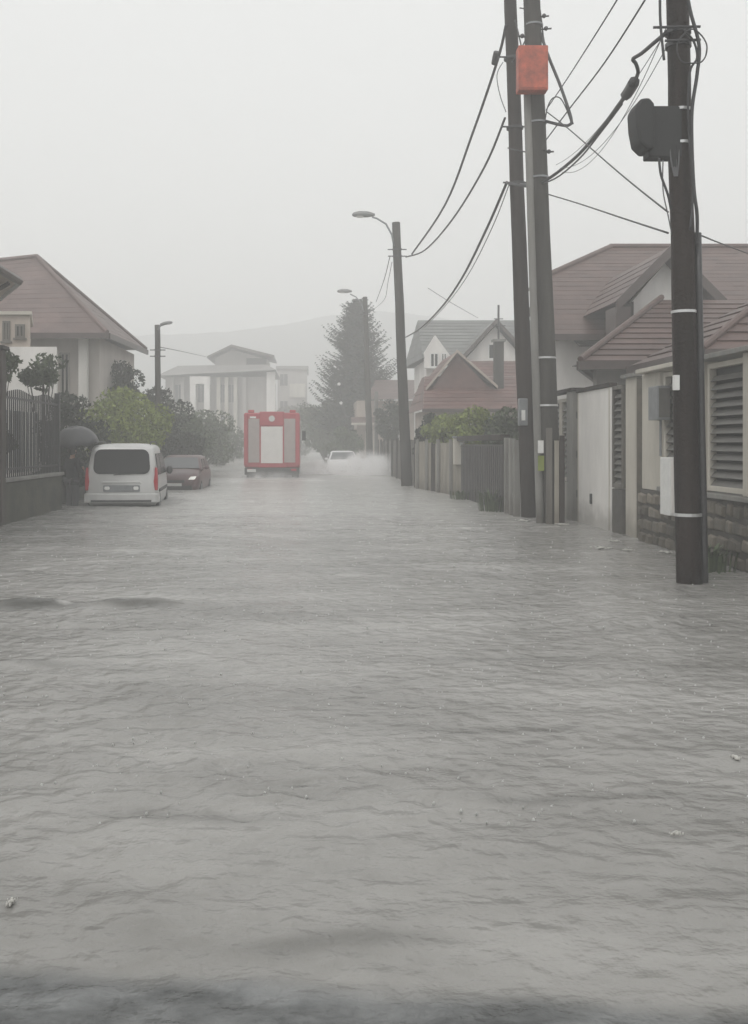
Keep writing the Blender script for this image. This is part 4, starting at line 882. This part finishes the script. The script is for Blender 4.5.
# --- fire truck (origin rear centre)
ft=thing('fire_truck','red fire truck driving away with pale roller shutters on its back','fire truck',(-1.74,45.6,GZ),0)
s=MB(); s.box(-1.25,1.25,0,5.6,.75,3.25); s.build('body',M['truck_red'],ft,bevel=.05)
s=MB(); s.rings([[Vector(v) for v in ((-1.22,5.75,.6),(1.22,5.75,.6),(1.22,5.75,3.0),(-1.22,5.75,3.0))],[Vector(v) for v in ((-1.22,7.3,.6),(1.22,7.3,.6),(1.18,7.15,3.0),(-1.18,7.15,3.0))],[Vector(v) for v in ((-1.2,7.7,.6),(1.2,7.7,.6),(1.1,7.35,2.6),(-1.1,7.35,2.6))]]); s.build('cab',M['truck_red'],ft,bevel=.04)
s=MB(); s.prism([(-1.05,7.72,1.7),(1.05,7.72,1.7),(1.0,7.42,2.6),(-1.0,7.42,2.6)],(0,.02,0)); s.build('windscreen',M['glass_dark'],ft)
for sx in (-1,1):
    s=MB(); s.box(min(sx*1.222,sx*1.235),max(sx*1.222,sx*1.235),6.1,7.1,1.8,2.6); s.build('side_window',M['glass_dark'],ft)
    for k in range(3):
        s=MB(); y0=.3+k*1.75; s.box(min(sx*1.252,sx*1.27),max(sx*1.252,sx*1.27),y0,y0+1.5,1.2,2.9)
        for j in range(16): s.box(min(sx*1.27,sx*1.278),max(sx*1.27,sx*1.278),y0,y0+1.5,1.22+j*.105,1.29+j*.105)
        s.build('side_shutter',M['shutter'],ft)
    for y in (1.5,6.6): wheel(ft,sx*1.05,y,.5,.32,sx)
    s=MB(); x0=sx*.80; s.box(x0-.27,x0+.27,-.02,0.0,.98,2.98)
    for j in range(26): s.box(x0-.265,x0+.265,-.03,-.021,.99+j*.075,1.045+j*.075)
    s.build('rear_shutter',M['shutter'],ft)
    box('corner_beading','truck_red',ft,min(sx*1.1,sx*1.27),max(sx*1.1,sx*1.27),-.05,.1,.85,3.2,bevel=.02)
    box('tail_lamp','tail_red',ft,sx*1.0-.12,sx*1.0+.12,-.13,-.08,.60,.70)
    box('mirror','rubber',ft,sx*1.42-.1,sx*1.42+.1,6.9,7.0,2.0,2.5)
    box('beacon','tail_red' ,ft,sx*.95-.14,sx*.95+.14,.05,.25,3.255,3.38,bevel=.03)
s=MB(); s.box(-.5,.5,-.045,0,.95,2.62)
for j in range(22): s.box(-.47,.47,-.055,-.046,.97+j*.075,1.03+j*.075)
s.build('centre_shutter',M['shutter_white'],ft)
box('top_panel','truck_red',ft,-.56,.56,-.07,.3,2.65,3.3,bevel=.03)
for x in (-.53,.53): box('door_frame','truck_red',ft,x-.03,x+.03,-.075,0,.9,2.645,bevel=.01)
MB().tube([(0,-.09,2.98),(0,-.072,2.98)],.14,18).build('badge',M['plate'],ft); box('work_lamp','lens_clear',ft,-1.0,-.72,-.06,-.03,3.0,3.08)
box('rear_step','gate_dark',ft,-1.24,1.24,-.12,.35,.42,.74,bevel=.02); box('step_plate','plate',ft,-1.12,-.72,-.135,-.122,.55,.68)
box('reflector_strip','truck_red',ft,-.65,.65,-.10,.0,.76,.93,bevel=.01)
box('chassis','rubber',ft,-.5,.5,.2,7.3,.3,.6)

# ---------------------------------------------------------------- person with umbrella
def skin_obj(name,verts,edges,radii,m,parent,sub=2):
    me=bpy.data.meshes.new(name); me.from_pydata(verts,edges,[]); o=bpy.data.objects.new(name,me); COL.objects.link(o); me.materials.append(m)
    o.modifiers.new('skin','SKIN'); sv=me.skin_vertices[0].data
    for i,r in enumerate(radii): sv[i].radius=(r[0],r[1]) if isinstance(r,tuple) else (r,r); sv[i].use_root=(i==0)
    o.modifiers['skin'].use_smooth_shade=True
    s=o.modifiers.new('sub','SUBSURF'); s.levels=sub; s.render_levels=sub
    o.parent=parent; return o
pe=thing('person','person in dark jacket standing in the flood beside the van under an umbrella','person',(-6.02,25.35,GZ),math.radians(-35))
V=[(0,0,.98),(0,.0,1.15),(0,.01,1.36),(0,.0,1.48),(0,0,1.56),(0,.02,1.66),(0,.02,1.75),
   (.17,0,1.42),(.22,.02,1.18),(.17,.20,1.14),(.10,.27,1.24),   # right arm bent up, holding
   (-.17,0,1.42),(-.23,-.02,1.16),(-.24,.04,.92),
   (.09,0,.92),(.10,.02,.50),(.10,-.01,.08),(.10,.12,.04),(-.09,0,.92),(-.11,.0,.50),(-.12,-.02,.08),(-.12,.1,.04)]
E=[(0,1),(1,2),(2,3),(3,4),(4,5),(5,6),(2,7),(7,8),(8,9),(9,10),(2,11),(11,12),(12,13),(0,14),(14,15),(15,16),(16,17),(0,18),(18,19),(19,20),(20,21)]
R=[(.15,.11),(.13,.10),(.17,.11),.06,.055,(.085,.1),(.06,.075),.06,.045,.038,.03,.06,.045,.03,.085,.055,.04,.035,.085,.055,.04,.035]
# fingers: short chains rooted in each palm
for base,sgn in ((10,1),(13,0)):
    bx_,by_,bz_=V[base]
    for k,l in enumerate((.065,.075,.07,.055)):
        i=len(V)
        if sgn: q=[(bx_-.01,by_+.02,bz_+.02-.02*k),(bx_-.045,by_+.035,bz_+.025-.02*k),(bx_-.05,by_-.0,bz_+.025-.02*k)]
        else: q=[(bx_,by_-.03+.02*k,bz_-.04),(bx_+.005,by_-.03+.02*k,bz_-.04-l*.6),(bx_+.02,by_-.028+.02*k,bz_-.04-l)]
        V+=q; E+=[(base,i),(i,i+1),(i+1,i+2)]; R+=[.010,.009,.008]
    i=len(V); q=[(bx_+.0,by_+.03 if not sgn else by_-.03,bz_+.01 if sgn else bz_-.01),(bx_-.03 if sgn else bx_+.02,by_+(.05 if not sgn else -.02),bz_+.035 if sgn else bz_-.05)]
    V+=q; E+=[(base,i),(i,i+1)]; R+=[.012,.009]
skin_obj('body',V,E,R,M['skin'],pe)
skin_obj('jacket',[V[0],V[1],V[2],V[3],V[7],V[8],V[9],V[11],V[12],(-.238,.02,.99),(0,0,.86)],[(0,1),(1,2),(2,3),(2,4),(4,5),(5,6),(2,7),(7,8),(8,9),(0,10)],
    [(.19,.14),(.175,.135),(.21,.14),.085,.085,.07,.055,.085,.07,.055,(.2,.15)],M['cloth_black'],pe)
skin_obj('trousers',[V[0],V[14],V[15],(.10,-.01,.12),V[18],V[19],(-.12,-.02,.12)],[(0,1),(1,2),(2,3),(0,4),(4,5),(5,6)],[(.16,.12),.11,.085,.075,.11,.085,.075],M['cloth_grey'],pe)
MB().sphere((0,-.02,1.69),(.105,.115,.135),14,10,1,.04).build('hair',M['hair'],pe,smooth=True)
s=MB(); s.sphere((0,.128,1.665),(.014,.022,.022),8,6); s.build('nose',M['skin'],pe,smooth=True)
s=MB(); [s.sphere((x,.112,1.69),(.014,.01,.009),8,6) for x in (-.033,.033)]; s.build('eyes',M['cloth_black'],pe,smooth=True)
s=MB(); s.sphere((0,.112,1.625),(.026,.008,.007),8,6); s.build('mouth',M['tail_red'],pe,smooth=True)
s=MB(); [s.sphere((x,.02,1.675),(.012,.02,.03),8,6) for x in (-.092,.092)]; s.build('ears',M['skin'],pe,smooth=True)
um=thing('umbrella','dark grey domed umbrella held over the person beside the van','umbrella',(-5.78,25.62,1.0),0); um.rotation_euler=(.10,.03,0)
cn_=MB(); rs=[]
for j in range(1,7):
    f=j/6; rr=.60*math.sin(f*1.35)/math.sin(1.35); zz=1.02-.48*(1-math.cos(f*1.35))/(1-math.cos(1.35)); 
    rs.append([Vector((rr*math.cos(a)*(1 if k%3==0 else .975),rr*math.sin(a)*(1 if k%3==0 else .975),zz+(0 if k%3==0 else .008*j))) for k,a in enumerate(np.linspace(0,2*PI,25)[:-1])])
cn_.rings(rs,cap=False); cn_.add([(0,0,1.025)]+[tuple(v) for v in rs[0]],[(0,k+1,(k+1)%24+1) for k in range(24)])
o=cn_.build('canopy',M['umbrella_cloth'],um,smooth=True); sm_=o.modifiers.new('t','SOLIDIFY'); sm_.thickness=.003
s=MB(); s.tube([(0,0,-.12),(0,0,1.07)],.008,8); s.tube([(0,0,-.1),(.0,-.02,-.16),(0,-.05,-.15),(0,-.06,-.11)],.012,8); s.build('shaft',M['metal_dark'],um)
s=MB()
for k in range(8): a=k*PI/4; s.tube([(0,0,1.0)]+[(.59*math.sin(f*1.35)/math.sin(1.35)*math.cos(a),.59*math.sin(f*1.35)/math.sin(1.35)*math.sin(a),1.01-.48*(1-math.cos(f*1.35))/(1-math.cos(1.35))) for f in (.33,.66,1)],.004,5)
s.build('ribs',M['metal_grey'],um)
um.location=(-5.90,25.50,1.02); um.rotation_euler=(.16,-.1,0)

# ---------------------------------------------------------------- floating foam clumps and splashes
def clump(label,px,py,w_,l_):
    Y_=CH*F/(py-HY); x=(px-VX)*Y_/F; mb=MB()
    for k in range(22):
        u=random.gauss(0,.42); v=random.gauss(0,.42); sz=random.uniform(.08,.3)*math.exp(-(u*u+v*v))
        cx_,cy_=x+u*w_,Y_+v*l_; n_=8; rg_=[(cx_+math.cos(a)*sz*w_*random.uniform(.6,1.3),cy_+math.sin(a)*sz*l_*random.uniform(.6,1.3),.012+.002*(k%4)) for a in np.linspace(0,2*PI,n_+1)[:-1]]
        mb.prism(rg_,(0,0,.008+.01*sz))
    tag(mb.build('foam_clump',M['foam'],smooth=True),label,'foam','foam clumps drifting by the right gates')
for q in (('foam clump at the foot of the white gate',601,549,.16,.22),('small foam clump in the water right of the pillar foot',628,551,.09,.14),
          ('foam clump left of the near pole foot',664,553,.12,.2),('foam gathered at the base of the thick concrete pole',563,525,.18,.2),
          ('foam at the water line of the thin dark pole',524,521,.16,.3),('tiny foam clump between white gate and flaking pillar',615,542,.10,.18),
          ('foam fleck beside the stone foot under the meter box',650,537,.09,.15),('lonely foam fleck in the open water at right',735,761,.03,.04),
          ('bright foam wisp at the left picture edge in the foreground',10,908,.022,.03),('foam fleck drifting in the foreground right of centre',676,838,.03,.015)): clump(*q)
sp=MB()
for _ in range(1900):
    Y_=math.exp(random.uniform(math.log(4.2),math.log(34))); x=random.uniform(-.33,.46)*Y_
    if abs(x)>5.2 or Y_<edge(x)+.1: continue
    hgt=random.uniform(.002,.005)*(1+Y_*.10); r_=hgt*random.uniform(.8,1.6)
    sp.tube([(x,Y_,-.01),(x,Y_,hgt*.4),(x+random.uniform(-1,1)*r_*.2,Y_,hgt)],[r_,r_*.5,r_*.1],5)
    for k in range(2):
        a=random.uniform(0,6.28); dd=hgt*random.uniform(.6,1.6); sp.sphere((x+dd*math.cos(a),Y_+dd*math.sin(a),hgt*random.uniform(.5,1.5)),r_*.15,4,3)
m=mat('splash',(.45,.45,.44),.5,.1); tag(sp.build('rain_splashes',m,smooth=True),'countless small rain splashes leaping off the flood water','rain splashes',kind='stuff')

# spray thrown by the vehicles: small closed bodies of mist
def mist(label,c,r,dens,seed):
    o=MB().sphere(c,r,24,16,seed,.35).build('spray',M['foam'],smooth=True); tag(o,label,'spray',kind='stuff')
    m=bpy.data.materials.new('spray_mist'); m.use_nodes=True; nt=m.node_tree; nt.nodes.clear(); N=nt.nodes; L=nt.links
    out=N.new('ShaderNodeOutputMaterial'); v=N.new('ShaderNodeVolumePrincipled'); v.inputs['Color'].default_value=(.99,.99,.99,1); v.inputs['Anisotropy'].default_value=0
    tc=N.new('ShaderNodeTexCoord'); n=N.new('ShaderNodeTexNoise'); n.inputs['Scale'].default_value=1.5; n.inputs['Detail'].default_value=5; n.inputs['Roughness'].default_value=.65
    L.new(tc.outputs['Object'],n.inputs['Vector'])
    sub=N.new('ShaderNodeVectorMath'); sub.operation='SUBTRACT'; sub.inputs[1].default_value=c; L.new(tc.outputs['Object'],sub.inputs[0])
    dv_=N.new('ShaderNodeVectorMath'); dv_.operation='DIVIDE'; dv_.inputs[1].default_value=r; L.new(sub.outputs[0],dv_.inputs[0])
    ln=N.new('ShaderNodeVectorMath'); ln.operation='LENGTH'; L.new(dv_.outputs[0],ln.inputs[0])
    mr=N.new('ShaderNodeMapRange'); mr.inputs['From Min'].default_value=.85; mr.inputs['From Max'].default_value=0; mr.interpolation_type='SMOOTHSTEP'; L.new(ln.outputs['Value'],mr.inputs['Value'])
    rp=N.new('ShaderNodeMapRange'); rp.inputs['From Min'].default_value=.42; rp.inputs['From Max'].default_value=.68; L.new(n.outputs['Fac'],rp.inputs['Value'])
    a=N.new('ShaderNodeMath'); a.operation='MULTIPLY'; L.new(mr.outputs[0],a.inputs[0]); L.new(rp.outputs[0],a.inputs[1])
    b=N.new('ShaderNodeMath'); b.operation='MULTIPLY'; L.new(a.outputs[0],b.inputs[0]); b.inputs[1].default_value=dens
    L.new(b.outputs[0],v.inputs['Density']); L.new(v.outputs[0],out.inputs['Volume']); o.data.materials[0]=m; return o
mist('white spray flung up right of the oncoming white car',(2.9,50.5,.1),(2.6,3.8,1.5),9,1)
mist('white spray in front of the oncoming white car',(1.5,51.2,.0),(3.4,2.6,1.2),8,4)
mist('low spray behind the wheels of the fire truck',(-1.75,44.3,-.1),(2.8,1.9,.7),2,9)
